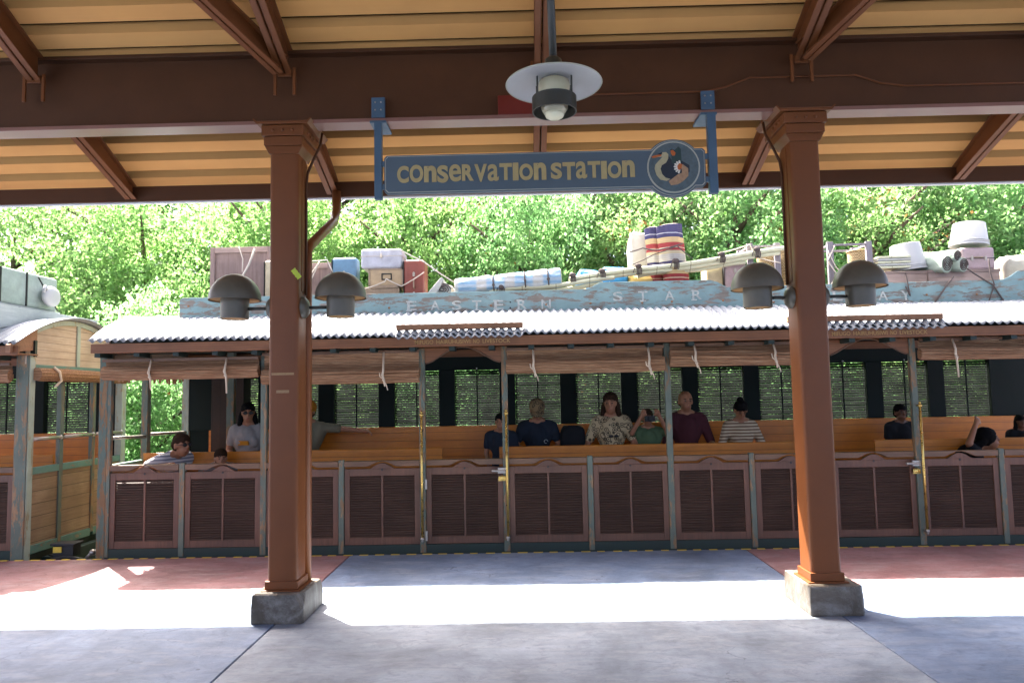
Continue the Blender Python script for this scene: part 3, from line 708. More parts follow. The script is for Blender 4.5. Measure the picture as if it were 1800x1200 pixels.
# wide corner post and the open left end
def end_part(mb, n, mat, root, bevel=.004): return mb.build(n, mat, root, bevel=bevel)
X = -4.47
mb = MB(); mb.box(X-.055, X+.035, TF-.016, TF+.075, -.12, 2.15); end_part(mb, 'corner_post', CORNERP, car)
mb = MB(); mb.box(X-.03, X+.045, 8.36, 8.44, .06, 2.32); mb.build('end_post', GREENP, car, bevel=.004)
mb = MB(); mb.box(X-.03, X+.06, 9.36, 9.45, .06, 2.2); mb.build('end_post', PALEG, car, bevel=.004)
mb = MB(); mb.box(X-.028, X+.03, TF+.08, 9.36, .88, .95); mb.build('end_rail', GREENPX, car, bevel=.004)
for a, b in ((TF+.08, 8.36), (8.44, 9.36)):
    mb = MB(); mb.box(X-.02, X+.015, a, b, .06, .878); mb.build('end_panel', PLANKW, car)
    mb = MB(); mb.tube([(X+.02, a-.01, 1.235), (X+.02, b+.01, 1.215)], .02, 10); mb.build('end_bar', IRON, car, smooth=True)
mb = MB(); pr = [(y, arch(y)-.035) for y in [TF+.02+(9.42-TF)*j/16 for j in range(17)]]; mb.prism([(9.42, 2.02), (TF+.02, 2.02)]+pr, X-.02, X+.02, 'YZ'); mb.build('gable', GABLEW, car)
# rag of reeds hanging at the end, inner left wall of the first bay
mb = MB(); 
for k in range(46):
    y = 7.72+1.6*k/46+random.uniform(-.01, .01); mb.bar((X+.01, y, 2.02), (X+.01+random.uniform(-.02, .03), y+random.uniform(-.05, .05), 1.90+random.uniform(-.07, .05)), .022, .008, (0, 1, 0))
mb.build('end_blind', REED, car)
mb = MB(); mb.box(-4.02, -3.60, 9.15, 9.39, .95, 2.1); mb.build('corner_locker', CEILW, car, bevel=.004)
mb = MB(); mb.box(-3.72, -3.63, 8.9, 8.98, .06, 2.35); mb.build('inner_post', GREENP, car, bevel=.004)
# blinds of the middle carriage
def zr_(x, y, Y=7.5): return at(x, y, Y).z
blind(-4.46, -2.80, 2.065, zr_(320, 654), .062, car, [(-3.93, .12), (-3.13, .17)])
blind(-2.76, -1.10, 2.10, zr_(600, 661), .066, car, [(-1.47, .05)])
blind(-.185, 1.47, 2.10, zr_(1030, 642), .066, car, [(.10, .05), (1.30, .05)])
blind(1.53, 3.14, 2.11, zr_(1300, 628), .070, car, [(1.78, .03), (2.6, .05)])
blind(4.12, 5.75, 2.115, zr_(1700, 620), .058, car, [(4.45, .19), (5.4, .06)])
blind(5.82, 6.60, 2.115, zr_(1700, 620), .058, car, [(6.2, .06)])
# battens and short overlapping tin at the doors
for x0, x1 in ((-1.31, .0), (at(1385, 565, 7.33).x, at(1658, 553, 7.33).x)):
    mb = MB(); mb.box(x0, x1, 7.33, 7.375, arch(7.35)+.018, arch(7.35)+.075); mb.build('roof_batten', BATTEN, car, bevel=.004)
    n = int((x1-x0)/.082*8); v = []; f = []
    for j, (yy, dz) in enumerate(((7.262, -.035), (7.33, .01))):
        for i in range(n+1): xx = x0+(x1-x0)*i/n; v.append((xx, yy, EAVE+dz+.013*math.sin(2*math.pi*xx/.082+1.5)))
    for i in range(n): f.append((i, i+1, n+2+i, n+1+i))
    mb = MB().add(v, f); o = mb.build('eave_flashing', TIN, car, smooth=True); s = o.modifiers.new('sheet', 'SOLIDIFY'); s.thickness = .003
# name board
BY = 8.0
zt_, zb_ = 2.79, 2.515
xa, xb, xc, xd = at(315, 540, BY).x, at(1040, 520, BY).x, at(1262, 515, BY).x, at(1765, 500, BY).x
pts = [(xa, zb_), (7.0, zb_), (7.0, 2.90), (xd+.25, 2.90), (xd+.16, 2.885), (xd+.08, 2.83), (xd, 2.795), (xc+.10, 2.775), (xc, 2.835), (xc-.08, 2.86), (xb+.10, 2.86), (xb, 2.81), (xb-.06, 2.785), (xa+.03, 2.785), (xa, 2.755)]
mb = MB(); mb.prism(pts, BY, BY+.035); nb = mb.build('name_board', BOARDW, car, bevel=.004)
def bletter(c, px, py, h=.105, w=.105, fade=0):
    mb = MB()
    v, f = tex(c, 1, 0, '', None, offset=.012); a = np.array([list(q) for q in v]); lo, hi = a.min(0), a.max(0); p = at(px, py, BY)
    if c == 'I': w = .035
    mb.add([(p.x+((q[0]-lo[0])/(hi[0]-lo[0])-.5)*w, BY-.003+(q[2])*.004, p.z+((q[1]-lo[1])/(hi[1]-lo[1])-.5)*h) for q in a], f)
    if c in 'IETR' :                       # slab serifs
        for s in (-1, 1): mb.box(p.x-w*.5-.012 if c != 'T' else p.x-.035, (p.x-w*.5+.05) if c != 'T' else p.x+.035, BY-.0052, BY-.0005, p.z+s*h*.5-.012, p.z+s*h*.5+.004) if not (c == 'T' and s > 0) else None
    mb.build('letter', LETW, nb)
mb = MB()
for c, x in zip('EASTERN', (724, 765, 803, 838, 877, 918, 960)): bletter(c, x, 537.5-(x-724)*.012)
for c, x in zip('STAR', (1086, 1130, 1177, 1225)): bletter(c, x, 521-(x-1086)*.02)
for c, x in zip('RAILWAY', (1352, 1392, 1432, 1472, 1512, 1552, 1592)): bletter(c, x, 522-(x-1350)*.012)
for px, py in ((331, 538), (684, 541), (863, 537), (960, 535), (1038, 533), (1129, 532), (1181, 530), (1271, 528), (1360, 531), (1629, 518), (1717, 517), (897, 531), (897, 541)):
    p = at(px, py, BY); mb = MB(); r = .013 if px != 897 else .009
    mb.ball((p.x, BY-.001, p.z), (r, .008, r), 8); mb.build('board_bolt', BATTEN if px != 897 else BLACK, nb, smooth=True)
# small painted line on the fascia over the doors
def small(s, x0, x1, y, z, h, root):
    if ' ' in s:
        ws = s.split(); n = len(s); i = 0
        for w_ in ws: small(w_, x0+(x1-x0)*i/n, x0+(x1-x0)*(i+len(w_))/n, y, z, h, root); i += len(w_)+1
        return
    v, f = tex(s, 1, 0, '', None, offset=.008); a = np.array([list(q) for q in v]); lo, hi = a.min(0), a.max(0)
    mb = MB().add([(x0+(q[0]-lo[0])/(hi[0]-lo[0])*(x1-x0), y-.002+q[2]*.002, z+(q[1]-lo[1])/(hi[1]-lo[1])*h) for q in a], f); mb.build('fascia_lettering', TXTY, root)
p0, p1 = at(729, 596, 7.31), at(897, 588, 7.31); small('MIFUGO HAIRUHUSIWI NO LIVESTOCK', p0.x, p1.x, 7.313, 2.150, .042, car)
p0, p1 = at(1462, 580, 7.31), at(1630, 572, 7.31); small('MIFUGO HAIRUHUSIWI NO LIVESTOCK', p0.x, p1.x, 7.313, 2.150, .042, car)

# left carriage
PXL = [-8.80, -7.95, -7.10, -6.25, -5.40]
WL_ = [-8.35, -7.55, -6.85, -6.05]
lc = carriage('pale railway carriage at the left edge, showing its plank end wall and arched gable', -8.88, -5.36, PXL, {0, 2, 4}, set(), WL_, [(-6.6, -6.4)], -8.95, -5.22)
XE = -5.32
def ybox(n, mat, y0, y1, z0, z1, x0=XE-.03, x1=XE+.02, bevel=.004, root=lc):
    mb = MB(); mb.box(x0, x1, y0, y1, z0, z1); return mb.build(n, mat, root, bevel=bevel)
ybox('corner_post', GREENP, TF-.016, TF+.09, -.12, 2.16, XE-.11, XE+.024); ybox('corner_trim', PALEG, TF-.005, TF+.085, -.11, 2.15, XE+.0245, XE+.034)
ybox('end_post', GREENP, 8.125, 8.19, .06, 2.0)
ybox('end_post', GREENP, 8.74, 8.80, .06, 2.0)
ybox('end_post', PALEG, 9.35, 9.45, -.12, 2.16, XE-.06, XE+.03)
for a, b in ((TF+.09, 8.125), (8.19, 8.74), (8.80, 9.35)):
    ybox('end_rail', GREENPX, a, b, .86, .935); ybox('end_rail', GREENPX, a, b, .02, .11)
    ybox('end_panel', PLANKW, a, b, .112, .858, XE-.02, XE+.003, 0)
    mb = MB(); mb.tube([(XE+.03, a-.01, 1.24), (XE+.03, b+.01, 1.235)], .021, 10); bb = mb.build('end_bar', IRON, lc, smooth=True)
    mb = MB(); mb.ball((XE+.03, b-.01, 1.235), .03, 8); mb.build('bar_socket', IRON, bb, smooth=True)
ybox('end_rail', GREENPX, TF+.08, 9.36, 1.99, 2.045)
pr = [(y, arch(y)-.02) for y in [TF-.02+(9.44-TF)*j/20 for j in range(21)]]
mb = MB(); mb.prism([(9.42, 2.045), (TF-.02, 2.045)]+pr, XE-.015, XE+.0, 'YZ'); mb.build('gable', GABLEW, lc)
mb = MB(); pr2 = [(y, z-.055) for y, z in pr]; mb.prism(pr+pr2[::-1], XE+.002, XE+.022, 'YZ'); mb.build('gable_arch_trim', PALEG, lc, bevel=.003)
ybox('gable_mullion', PALEG, 8.40, 8.46, 2.046, 2.53, XE+.002, XE+.02)
mb = MB(); pr3 = [(7.27, EAVE-.10), (TF+.10, 2.20), (TF+.10, arch(TF+.1)-.02), (7.27, EAVE-.015)]; mb.prism(pr3, XE-.02, XE+.03, 'YZ'); mb.build('eave_return', BATTEN, lc, bevel=.003)
# rolled blind along the end
mb = MB(); n = 40; k_ = 24; v = []; f = []
for i in range(n+1):
    y = TF+.05+(9.3-TF)*i/n
    for j in range(k_):
        a = 2*math.pi*j/k_; rr = .068*(1+.08*(j % 2)+.12*noise.noise(Vector((y*1.5, j*.9, 7)))); v.append((XE+.07+rr*math.cos(a)*.8, y, 1.935+rr*math.sin(a)))
for i in range(n):
    for j in range(k_): f.append((i*k_+j, i*k_+(j+1) % k_, (i+1)*k_+(j+1) % k_, (i+1)*k_+j))
f += [tuple(range(k_)), tuple(n*k_+j for j in range(k_))[::-1]]
mb.add(v, f); rr_ = mb.build('end_blind', REED, lc)
mb = MB(); mb.tube([(XE+.10, 7.86, 2.02), (XE+.15, 7.89, 1.97), (XE+.145, 7.93, 1.87), (XE+.12, 7.86, 1.80)], .013, 8); mb.build('tie_cord', CORD, rr_, smooth=True)
blind(-8.8, -7.15, 2.05, 1.93, .06, lc, [(-8.4, .1)]); blind(-7.06, -5.45, 2.05, 1.92, .06, lc, [(-6.0, .1)])
# rack board across the end and coupling gear
mb = MB(); mb.prism([(7.45, 2.42), (8.2, 2.56), (9.3, 2.56), (9.32, 2.70), (7.3, 2.70), (7.3, 2.42)], -5.66, -5.62, 'YZ'); mb.build('rack_board', BOARDE, lc, bevel=.004)
mb = MB(); mb.box(-8.9, -5.68, 7.95, 7.985, 2.5, 2.72); mb.build('rack_board', BOARDE, lc, bevel=.004)
mb = MB(); mb.box(-5.30, -4.50, 8.35, 8.55, -.42, -.26); mb.box(-5.32, -5.22, 7.9, 9.1, -.25, -.05); mb.build('coupling', DKGREEN, lc, bevel=.01)
mb = MB(); mb.box(-5.08, -4.86, 7.72, 7.86, -.02, .10); mb.box(-5.10, -4.84, 7.70, 7.88, .10, .125); jb = mb.build('junction_box', BLACK, lc, bevel=.006)
mb = MB(); mb.box(-5.07, -4.98, 7.705, 7.718, .03, .09); mb.build('warning_plate', YEL, jb)
mb = MB(); mb.tube([(-5.2, 7.75, -.10), (-5.05, 7.70, -.03), (-4.9, 7.69, -.01), (-4.75, 7.72, -.05), (-4.62, 7.8, -.14), (-4.5, 7.9, -.16)], .018, 10); mb.tube([(-5.2, 7.85, -.02), (-5.0, 7.80, -.07), (-4.7, 7.83, -.09), (-4.52, 7.9, -.12)], .014, 8); mb.build('hose', BLACK, lc, smooth=True)
mb = MB(); mb.tube([(-4.74, 7.74, -.06), (-4.66, 7.74, .03), (-4.56, 7.8, .04)], .022, 10); mb.ball((-4.66, 7.74, .02), .035, 8); mb.build('hose_fitting', IRON, lc, smooth=True)

# ------------------------------------------------------------------ luggage on the roofs
RKZ = 2.625
mb = MB()
for y in (8.08, 8.30, 8.52, 8.74): mb.box(-3.75, 6.6, y-.05, y+.05, RKZ-.022, RKZ)
mb.build('luggage_rack', BATTEN, car)
G_LUG = 'luggage and bundles tied on the carriage roof'
CRATEW = wood('weathered_crate_wood', (.36, .26, .23), (.20, .135, .12), 'Z', .85); CRATEX = wood('weathered_crate_board', (.42, .31, .27), (.24, .17, .15), 'X', .85)
GREYW = wood('grey_frame_wood', (.30, .27, .30), (.17, .15, .17), 'Z', .85); TANW = wood('tan_box_wood', (.46, .35, .22), (.30, .22, .13), 'X', .8)
PINKW = wood('pinkish_drawer_wood', (.52, .39, .35), (.34, .24, .20), 'X', .8)
LATCHM = IRON
def leather(name, c, rough=.5): return painted(name, c, rough, .25, 9, grime=.2)
BLUEC = leather('blue_case', (.10, .20, .30)); REDC = leather('oxblood_case', (.21, .050, .035)); TANC = leather('tan_case', (.40, .29, .17)); TANC2 = leather('old_tan_case', (.30, .22, .15))
MAUVE = leather('mauve_case', (.36, .26, .27)); WHT = leather('white_lilac_shell', (.38, .38, .43), .45); CREAMC = leather('cream_case', (.45, .38, .25)); GREENT = leather('grey_green_trunk', (.30, .36, .33))
def case(name, label, cat, box, Y, dep, mat, style='case', zb=None, yaw=0):
    x0, y0, x1, y1 = box
    a = at(x0, (y0+y1)/2, Y).x; b = at(x1, (y0+y1)/2, Y).x; zt = at((x0+x1)/2, y0, Y).z; z0 = RKZ if zb is None else (at((x0+x1)/2, zb, Y).z if zb > 50 else zb)
    t = thing(name, label, cat, ((a+b)/2, Y+dep/2, z0), G_LUG)
    w, h = b-a, zt-z0; mb = MB()
    if style == 'crate':
        mb.box(a+.02, b-.02, Y+.02, Y+dep-.02, z0+.01, zt-.012); mb.build('crate_body', CRATEW, t, bevel=.003)
        fw = .055
        for (p0, p1, q0, q1, mm, nm) in ((a, a+fw, z0, zt, CRATEW, 'corner_batten'), (b-fw, b, z0, zt, CRATEW, 'corner_batten'), (a+fw, b-fw, zt-fw*1.2, zt, CRATEX, 'top_board'), (a+fw, b-fw, z0, z0+fw*1.2, CRATEX, 'bottom_board')):
            mb = MB(); mb.box(p0, p1, Y, Y+.019, q0, q1); mb.build(nm, mm, t, bevel=.003)
        for s in (a, b-.018):
            for yy in (Y+.02, Y+dep-.08): mb = MB(); mb.box(s, s+.018, yy, yy+fw, z0, zt); mb.build('side_batten', CRATEW, t, bevel=.003)
        return t
    body = mb.box(a, b, Y, Y+dep, z0, zt).build('case_body', mat, t, bevel=min(w, h)*(.13 if style != 'box' else .03), seg=4)
    if style in ('case', 'cooler'):
        mb = MB(); zs = z0+h*(.62 if style == 'cooler' else .5)
        if w >= h*.8: mb.box(a-.003, b+.003, Y-.003, Y+dep+.003, zs-.004, zs+.004)
        else: xm = a+w*.5; mb.box(a-.003, a+.004, Y-.003, Y+dep, z0+.02, zt-.02)
        mb.build('lid_seam', LATCHM if style == 'cooler' else BLACK, t, bevel=.001)
        for fx in ((.5,) if style == 'cooler' else (.3, .7)):
            mb = MB(); cx, cz = (a+w*fx, zs) if w >= h*.8 else (a+w*.5, z0+h*fx)
            mb.box(cx-.014, cx+.014, Y-.010, Y, cz-.025, cz+.02); mb.box(cx-.008, cx+.008, Y-.014, Y-.009, cz-.015, cz+.028); mb.build('latch', LATCHM, t, bevel=.002)
        mb = MB(); cx, cz = a+w/2, z0+h*.5
        if style != 'cooler':
            hh = .045
            if w >= h: mb.tube([(cx-hh, Y, cz+.01), (cx-hh*.8, Y-.02, cz+.01), (cx+hh*.8, Y-.02, cz+.01), (cx+hh, Y, cz+.01)], .008, 8)
            else: mb.tube([(cx, Y, cz-hh), (cx, Y-.02, cz-hh*.8), (cx, Y-.02, cz+hh*.8), (cx, Y, cz+hh)], .008, 8)
            mb.build('handle', TANC2, t)
    if style == 'framed':
        mb = MB(); e = .018
        for p in ((a, b, zt-e, zt), (a, b, z0, z0+e), (a, a+e, z0, zt), (b-e, b, z0, zt)): mb.box(p[0]-.002, p[1]+.002, Y-.006, Y+.004, p[2], p[3])
        mb.build('edge_binding', TANC2, t, bevel=.002)
        mb = MB(); cx, cz = a+w*.52, z0+h*.55; q = .06; g = .032
        for p in ((cx-q, cx+q, cz+g-.006, cz+g+.006), (cx-q, cx+q, cz-g-.006, cz-g+.006), (cx-q, cx-q+.012, cz-g, cz+g), (cx+q-.012, cx+q, cz-g, cz+g)): mb.box(p[0], p[1], Y-.008, Y, p[2], p[3])
        mb.build('recessed_frame', BLACK, t)
    if style == 'box':
        mb = MB(); mb.box(a-.006, b+.006, Y-.008, Y+.01, zt-.03, zt+.004); mb.box(a-.004, b+.004, Y-.005, Y+.01, z0+h*.42, z0+h*.5); mb.build('board_trim', CRATEX, t, bevel=.002)
        mb = MB(); mb.ball((a+w*.5, Y-.01, z0+h*.36), .013, 8); mb.build('knob', IRON, t, smooth=True)
    return t
case('wooden_crate', 'tall weathered wooden crate at the left end of the roof load', 'crate', (369, 434, 478, 525), 8.25, .5, None, 'crate')
t = case('suitcase', 'cream upright case with a round dark handle ring beside the tall wooden crate', 'suitcase', (464, 457, 500, 525), 8.14, .1, CREAMC, 'case')
case('wooden_crate', 'low grey slatted crate between the column and the blue suitcase', 'crate', (520, 462, 584, 525), 8.36, .35, None, 'crate')
case('suitcase', 'blue suitcase standing on end behind a mushroom lamp', 'suitcase', (583, 452, 627, 525), 8.28, .2, BLUEC)
case('wooden_box', 'old brown wooden box lowest in the pile below the white cooler', 'box', (636, 504, 702, 525), 8.22, .35, TANC2, 'framed')
case('suitcase', 'tan case with a dark oblong frame sandwiched below the white cooler', 'suitcase', (648, 472, 709, 504), 8.22, .35, TANC, 'framed', zb=504)
case('cooler', 'white and lilac cooler with a metal clasp on top of the pile', 'cooler', (634, 437, 706, 470), 8.20, .40, WHT, 'cooler', zb=471.5)
case('suitcase', 'oxblood red suitcase standing on end beside the white cooler', 'suitcase', (709, 456, 746, 525), 8.20, .32, REDC)
# cloth rolls
def roll(name, label, a, b, r, mat, ends=True, sag=0, sq=1., strap=(), smat=None):
    a, b = Vector(a), Vector(b); d = (b-a); L = d.length; d.normalize(); ref = Vector((0, 0, 1)) if abs(d.z) < .8 else Vector((0, -1, 0))
    s_ = d.cross(ref).normalized(); u = s_.cross(d)
    t = thing(name, label, 'bundle', (a+b)/2-Vector((0, 0, r)), G_LUG)
    n, k = 36, 36; v = []; f = []
    for i in range(n+1):
        q = i/n; c = a.lerp(b, q)-Vector((0, 0, sag*math.sin(math.pi*q)))
        pinch = 1-sum(.16*math.exp(-((q-s)/.018)**2) for s in strap)
        for j in range(k):
            an = 2*math.pi*j/k; rr = r*pinch*(1+.14*noise.noise(Vector((q*L*5, j*.35, a.x)))+.05*noise.noise(Vector((q*L*14, j*.9, a.x))))
            v.append(c+s_*rr*math.cos(an)+u*rr*sq*math.sin(an))
    for i in range(n):
        for j in range(k): f.append((i*k+j, i*k+(j+1) % k, (i+1)*k+(j+1) % k, (i+1)*k+j))
    f += [tuple(range(k)), tuple(n*k+j for j in range(k))[::-1]]
    MB().add(v, f).build('cloth_roll', mat, t, smooth=60)
    if ends:                                     # spiral fold at the visible end
        for e, sg in ((a, -1), (b, 1)):
            mb = MB(); pts = []
            for i in range(60):
                an = i*.36; rr = r*.9*(1-i/66); pts.append(e+d*sg*.004+s_*rr*math.cos(an)+u*rr*sq*math.sin(an))
            mb.tube(pts, .006, 5); mb.build('fold_edge', smat or mat, t)
    for s in strap:
        c = a.lerp(b, s)-Vector((0, 0, sag*math.sin(math.pi*s))); mb = MB()
        mb.tube([c+s_*r*1.0*math.cos(x)+u*r*1.0*sq*math.sin(x) for x in [2*math.pi*i/20 for i in range(21)]], .009, 6)
        mb.ball(c-s_*r*.2+Vector((0, -r*1.0, -r*.1)), .022, 6); mb.build('strap', ROPED, t)
    return t
def plaid(name, a, b, c):
    m = NB(name, .95, 0, .1); x = m.sep(m.world())
    s1 = m.ramp(m.math('FRACT', m.math('MULTIPLY', x[0], 3.1)), [(.0, 0.), (.35, 0.), (.42, 1.), (.7, 1.), (.78, 0.)])
    s2 = m.ramp(m.math('FRACT', m.math('MULTIPLY', x[2], 16.)), [(.0, 0.), (.4, 0.), (.5, 1.), (.9, 1.)])
    col = m.mix(m.math('MULTIPLY', s1, .7), a, b); col = m.mix(m.math('MULTIPLY', s2, .45), col, c)
    m.color(col); m.bump(m.noise(m.world(), 16, 6), .8, .02); return m.m
PLAID = plaid('blue_tan_plaid', (.22, .36, .50), (.50, .44, .34), (.52, .56, .60))
p0, p1 = at(802, 508, 8.15), at(985, 488, 8.15)
roll('bedroll', 'long pale blue plaid bedroll tied with dark rings beside the bamboo poles', p0+Vector((0, 0, -.00)), p1, .112, PLAID, strap=(.36, .66, .88), smat=ROPE)
GREYC = fabric('grey_canvas', (.42, .42, .40)); 
p0 = at(778, 506, 8.12); t = roll('canvas_roll', 'folded grey canvas roll lying end on beside the plaid bedroll', (p0.x, 8.10, p0.z-.02), (p0.x+.03, 8.6, p0.z), .105, GREYC, sq=.7, smat=ROPED)
mb = MB(); q = [at(*c, 8.09) for c in ((748, 520), (776, 487), (781, 492), (766, 520))]; mb.prism([(c.x, c.z) for c in q], 8.06, 8.4); mb.build('canvas_flap', GREYC, t, bevel=.01)
# blue crate bundle behind the poles
BLUEF = NB('blue_tarp', .5); n = BLUEF.noise(BLUEF.world(3, 3, 14), 2.2, 5, .7); BLUEF.color(BLUEF.mix(BLUEF.ramp(n, [(.56, 0.), (.62, .8)]), (.015, .21, .50), (.40, .58, .68))); BLUEF.bump(n, .8, .02); BLUEF = BLUEF.m
def softbox(name, label, box, Y, dep, mat, zb=None, amp=.03, rot=0, cat='bundle', group=G_LUG, parts=()):
    x0, y0, x1, y1 = box; a, b = at(x0, y0, Y).x, at(x1, y0, Y).x; zt = at((x0+x1)/2, y0, Y).z; z0 = RKZ if zb is None else at((x0+x1)/2, zb, Y).z
    n = 12; v = []; f = []; c = Vector(((a+b)/2, Y+dep/2, (z0+zt)/2)); hx, hy, hz = (b-a)/2, dep/2, (zt-z0)/2
    K = 28; Lr = 18
    for i in range(Lr+1):
        th = math.pi*i/Lr
        for j in range(K):
            ph = 2*math.pi*j/K; d = Vector((math.sin(th)*math.cos(ph), math.sin(th)*math.sin(ph), -math.cos(th)))
            pw = .45; q = Vector([math.copysign(abs(e)**pw, e) for e in d]); q = q*(1+amp*3*noise.noise(d*2.3+c))
            v.append(c+Vector((q.x*hx, q.y*hy, q.z*hz)))
    for i in range(Lr):
        for j in range(K): f.append((i*K+j, i*K+(j+1) % K, (i+1)*K+(j+1) % K, (i+1)*K+j))
    o = MB().add(v, f).build(name, mat, smooth=True); tag(o, label, cat, group); return o
softbox('tarp_bundle', 'bright blue tarpaulin bundle left of the bundle half, first behind the poles', (1013, 472, 1056, 522), 8.26, .3, BLUEF)
softbox('tarp_bundle', 'bright blue tarpaulin bundle touching the white sack', (1056, 467, 1104, 522), 8.24, .3, BLUEF)
bpy.data.objects['tarp_bundle']['label'] = 'bright blue tarpaulin bundle nearest the plaid bedroll, behind the poles'
SACK = fabric('white_sack', (.42, .39, .33)); SACKY = fabric('ochre_sack', (.50, .36, .13))
o = softbox('sack', 'tall off-white sack leaning behind the striped rug', (1106, 405, 1156, 496), 8.36, .22, SACK, amp=.05, cat='sack')
softbox('sack', 'small ochre and cream sack squashed under the poles by the striped rug', (1104, 482, 1152, 522), 8.24, .2, SACKY, amp=.06, cat='sack')
# striped rugs
m = NB('striped_rug', .95, 0, .1); z = m.sep(m.tc.outputs['Object'])[2]
RUGC = [(0, (.50, .42, .30)), (.14, (.45, .43, .40)), (.29, (.29, .045, .05)), (.325, (.55, .42, .30)), (.34, (.29, .045, .05)), (.39, (.50, .38, .20)), (.50, (.05, .05, .115)), (.56, (.42, .40, .38)), (.66, (.50, .42, .28)), (.70, (.32, .05, .055)), (.735, (.50, .38, .28)), (.75, (.30, .05, .055)), (.81, (.48, .35, .19)), (.88, (.05, .05, .12)), (.93, (.45, .45, .5)), (.945, (.05, .05, .12))]
fr = m.math('DIVIDE', z, .86); col = m.ramp(fr, RUGC, 'CONSTANT')
ln = m.math('FRACT', m.math('MULTIPLY', z, 42.)); m.color(m.mix(m.ramp(ln, [(0., .35), (.2, 0.), (.8, 0.), (1., .35)]), col, (.18, .12, .09))); m.bump(ln, .6, .01); RUG = m.m
p0, p1 = at(1192, 512, 8.22), at(1174, 398, 8.22)
roll('rug_roll', 'wide striped rug roll in cream, red and navy, right one of the upright pair', (p0.x, 8.22, 2.64), p1, .148, RUG, sag=0, sq=.8, smat=ROPE)
p0, p1 = at(1158, 520, 8.30), at(1145, 402, 8.30)
roll('rug_roll', 'narrow striped rug roll squeezed between the off-white sack and the wider rug', (p0.x, 8.32, 2.64), p1, .085, RUG, smat=ROPE)
# bamboo
m = NB('bamboo', .5); x = m.sep(m.world())[0]; n = m.noise(m.world(1, 6, 30), 2, 5); nd = m.ramp(m.math('FRACT', m.math('MULTIPLY', x, 2.6)), [(0., 1.), (.02, 0.), (.98, 0.), (1., 1.)])
m.color(m.mix(nd, m.mix(n, (.42, .45, .30), (.66, .62, .46)), (.20, .17, .10))); BAMB = m.m
def poles(label, ends, r, lash):
    t = thing('bamboo_poles', label, 'poles', at(*ends[0][0], ends[0][2]), G_LUG)
    for (a, b, Y) in ends:
        p, q = at(*a, Y), at(*b, Y); mb = MB(); pts = [p.lerp(q, k/12)+Vector((0, 0, .012*math.sin(k*.7))) for k in range(13)]
        mb.tube(pts, r, 10); po = mb.build('pole', BAMB, t, smooth=50)
    p, q, Y = ends[0]
    A, B = at(*p, Y), at(*q, Y)
    for s in lash:
        c = A.lerp(B, s); mb = MB()
        for k in range(4):
            ang = [2*math.pi*i/14 for i in range(15)]; off = (k-1.5)*.016
            mb.tube([c+Vector((off, math.cos(w)*r*1.5, math.sin(w)*r*1.6-.012)) for w in ang], .006, 5)
        mb.ball(c+Vector((-.01, -r, r*1.5)), (.04, .03, .028), 8); mb.tube([c+Vector((-.05, -r*1.4, r)), c+Vector((-.07, -r*1.2, -.04))], .005, 5)
        mb.build('lashing', ROPED if s < .97 else ROPE, t)
    return t
poles('long thick pale bamboo poles lashed together, rising across the striped rug', [((1000, 491), (1385, 437), 8.10), ((1005, 497), (1370, 446), 8.125), ((1120, 485), (1310, 462), 8.16)], .026, (.02, .155, .32, .49, .70, .86))
poles('old grey bamboo poles lying low under the plaid bedroll', [((848, 514), (1080, 489), 8.09), ((900, 517), (1060, 500), 8.12), ((870, 521), (1030, 512), 8.15)], .026, (.15,))
# boxes to the right of the rug
case('carton', 'plain cream box beside the mauve suitcase', 'box', (1243, 463, 1276, 525), 8.26, .3, CREAMC, 'plain')
case('suitcase', 'mauve suitcase with a rounded dark hole handle next to the cream box', 'suitcase', (1273, 452, 1312, 525), 8.20, .2, MAUVE)
def frame_crate(label, x0, x1, yt, rails, nleg=2):
    t = thing('frame_crate', label, 'crate', (at((x0+x1)/2, 500, 8.3).x, 8.35, RKZ), G_LUG)
    zt = at((x0+x1)/2, yt, 8.2).z
    for Yd in (8.18, 8.55):
        for x in (x0, x1):
            c = at(x, 470, 8.2).x; mb = MB(); mb.box(c-.034, c+.034, Yd-.02, Yd+.02, RKZ, zt+.01); mb.build('corner_post', GREYW, t, bevel=.004)
        for rr in rails:
            z = RKZ+(zt-RKZ)*rr; a, b = at(x0, 470, 8.2).x, at(x1, 470, 8.2).x
            mb = MB(); mb.box(a+.035, b-.035, Yd-.014, Yd+.012, z-.022, z); mb.build('rail', GREYW, t, bevel=.003)
    for x in (x0, x1):
        c = at(x, 470, 8.2).x; mb = MB(); mb.box(c-.015, c+.015, 8.201, 8.529, zt-.035, zt-.010); mb.build('rail', GREYW, t, bevel=.003)
    return t
frame_crate('open frame crate of grey posts left of the right column', 1318, 1366, 430, (.98, .1))
frame_crate('wide open frame crate of grey posts right of the right column', 1459, 1527, 427, (.98, .1))
m = NB('woven_basket', .85); v = m.world(1, 1, 1); br = m.n.new('ShaderNodeTexBrick'); mp = m.coord(18, 18, 40); m.l.new(mp, br.inputs['Vector'])
ch_ = m.n.new('ShaderNodeTexChecker'); ch_.inputs['Scale'].default_value = 60; m.l.new(m.world(), ch_.inputs['Vector'])
m.color(m.mix(ch_.outputs['Fac'], (.50, .38, .20), (.26, .18, .09))); m.bump(ch_.outputs['Fac'], .8, .01); BASK = m.m
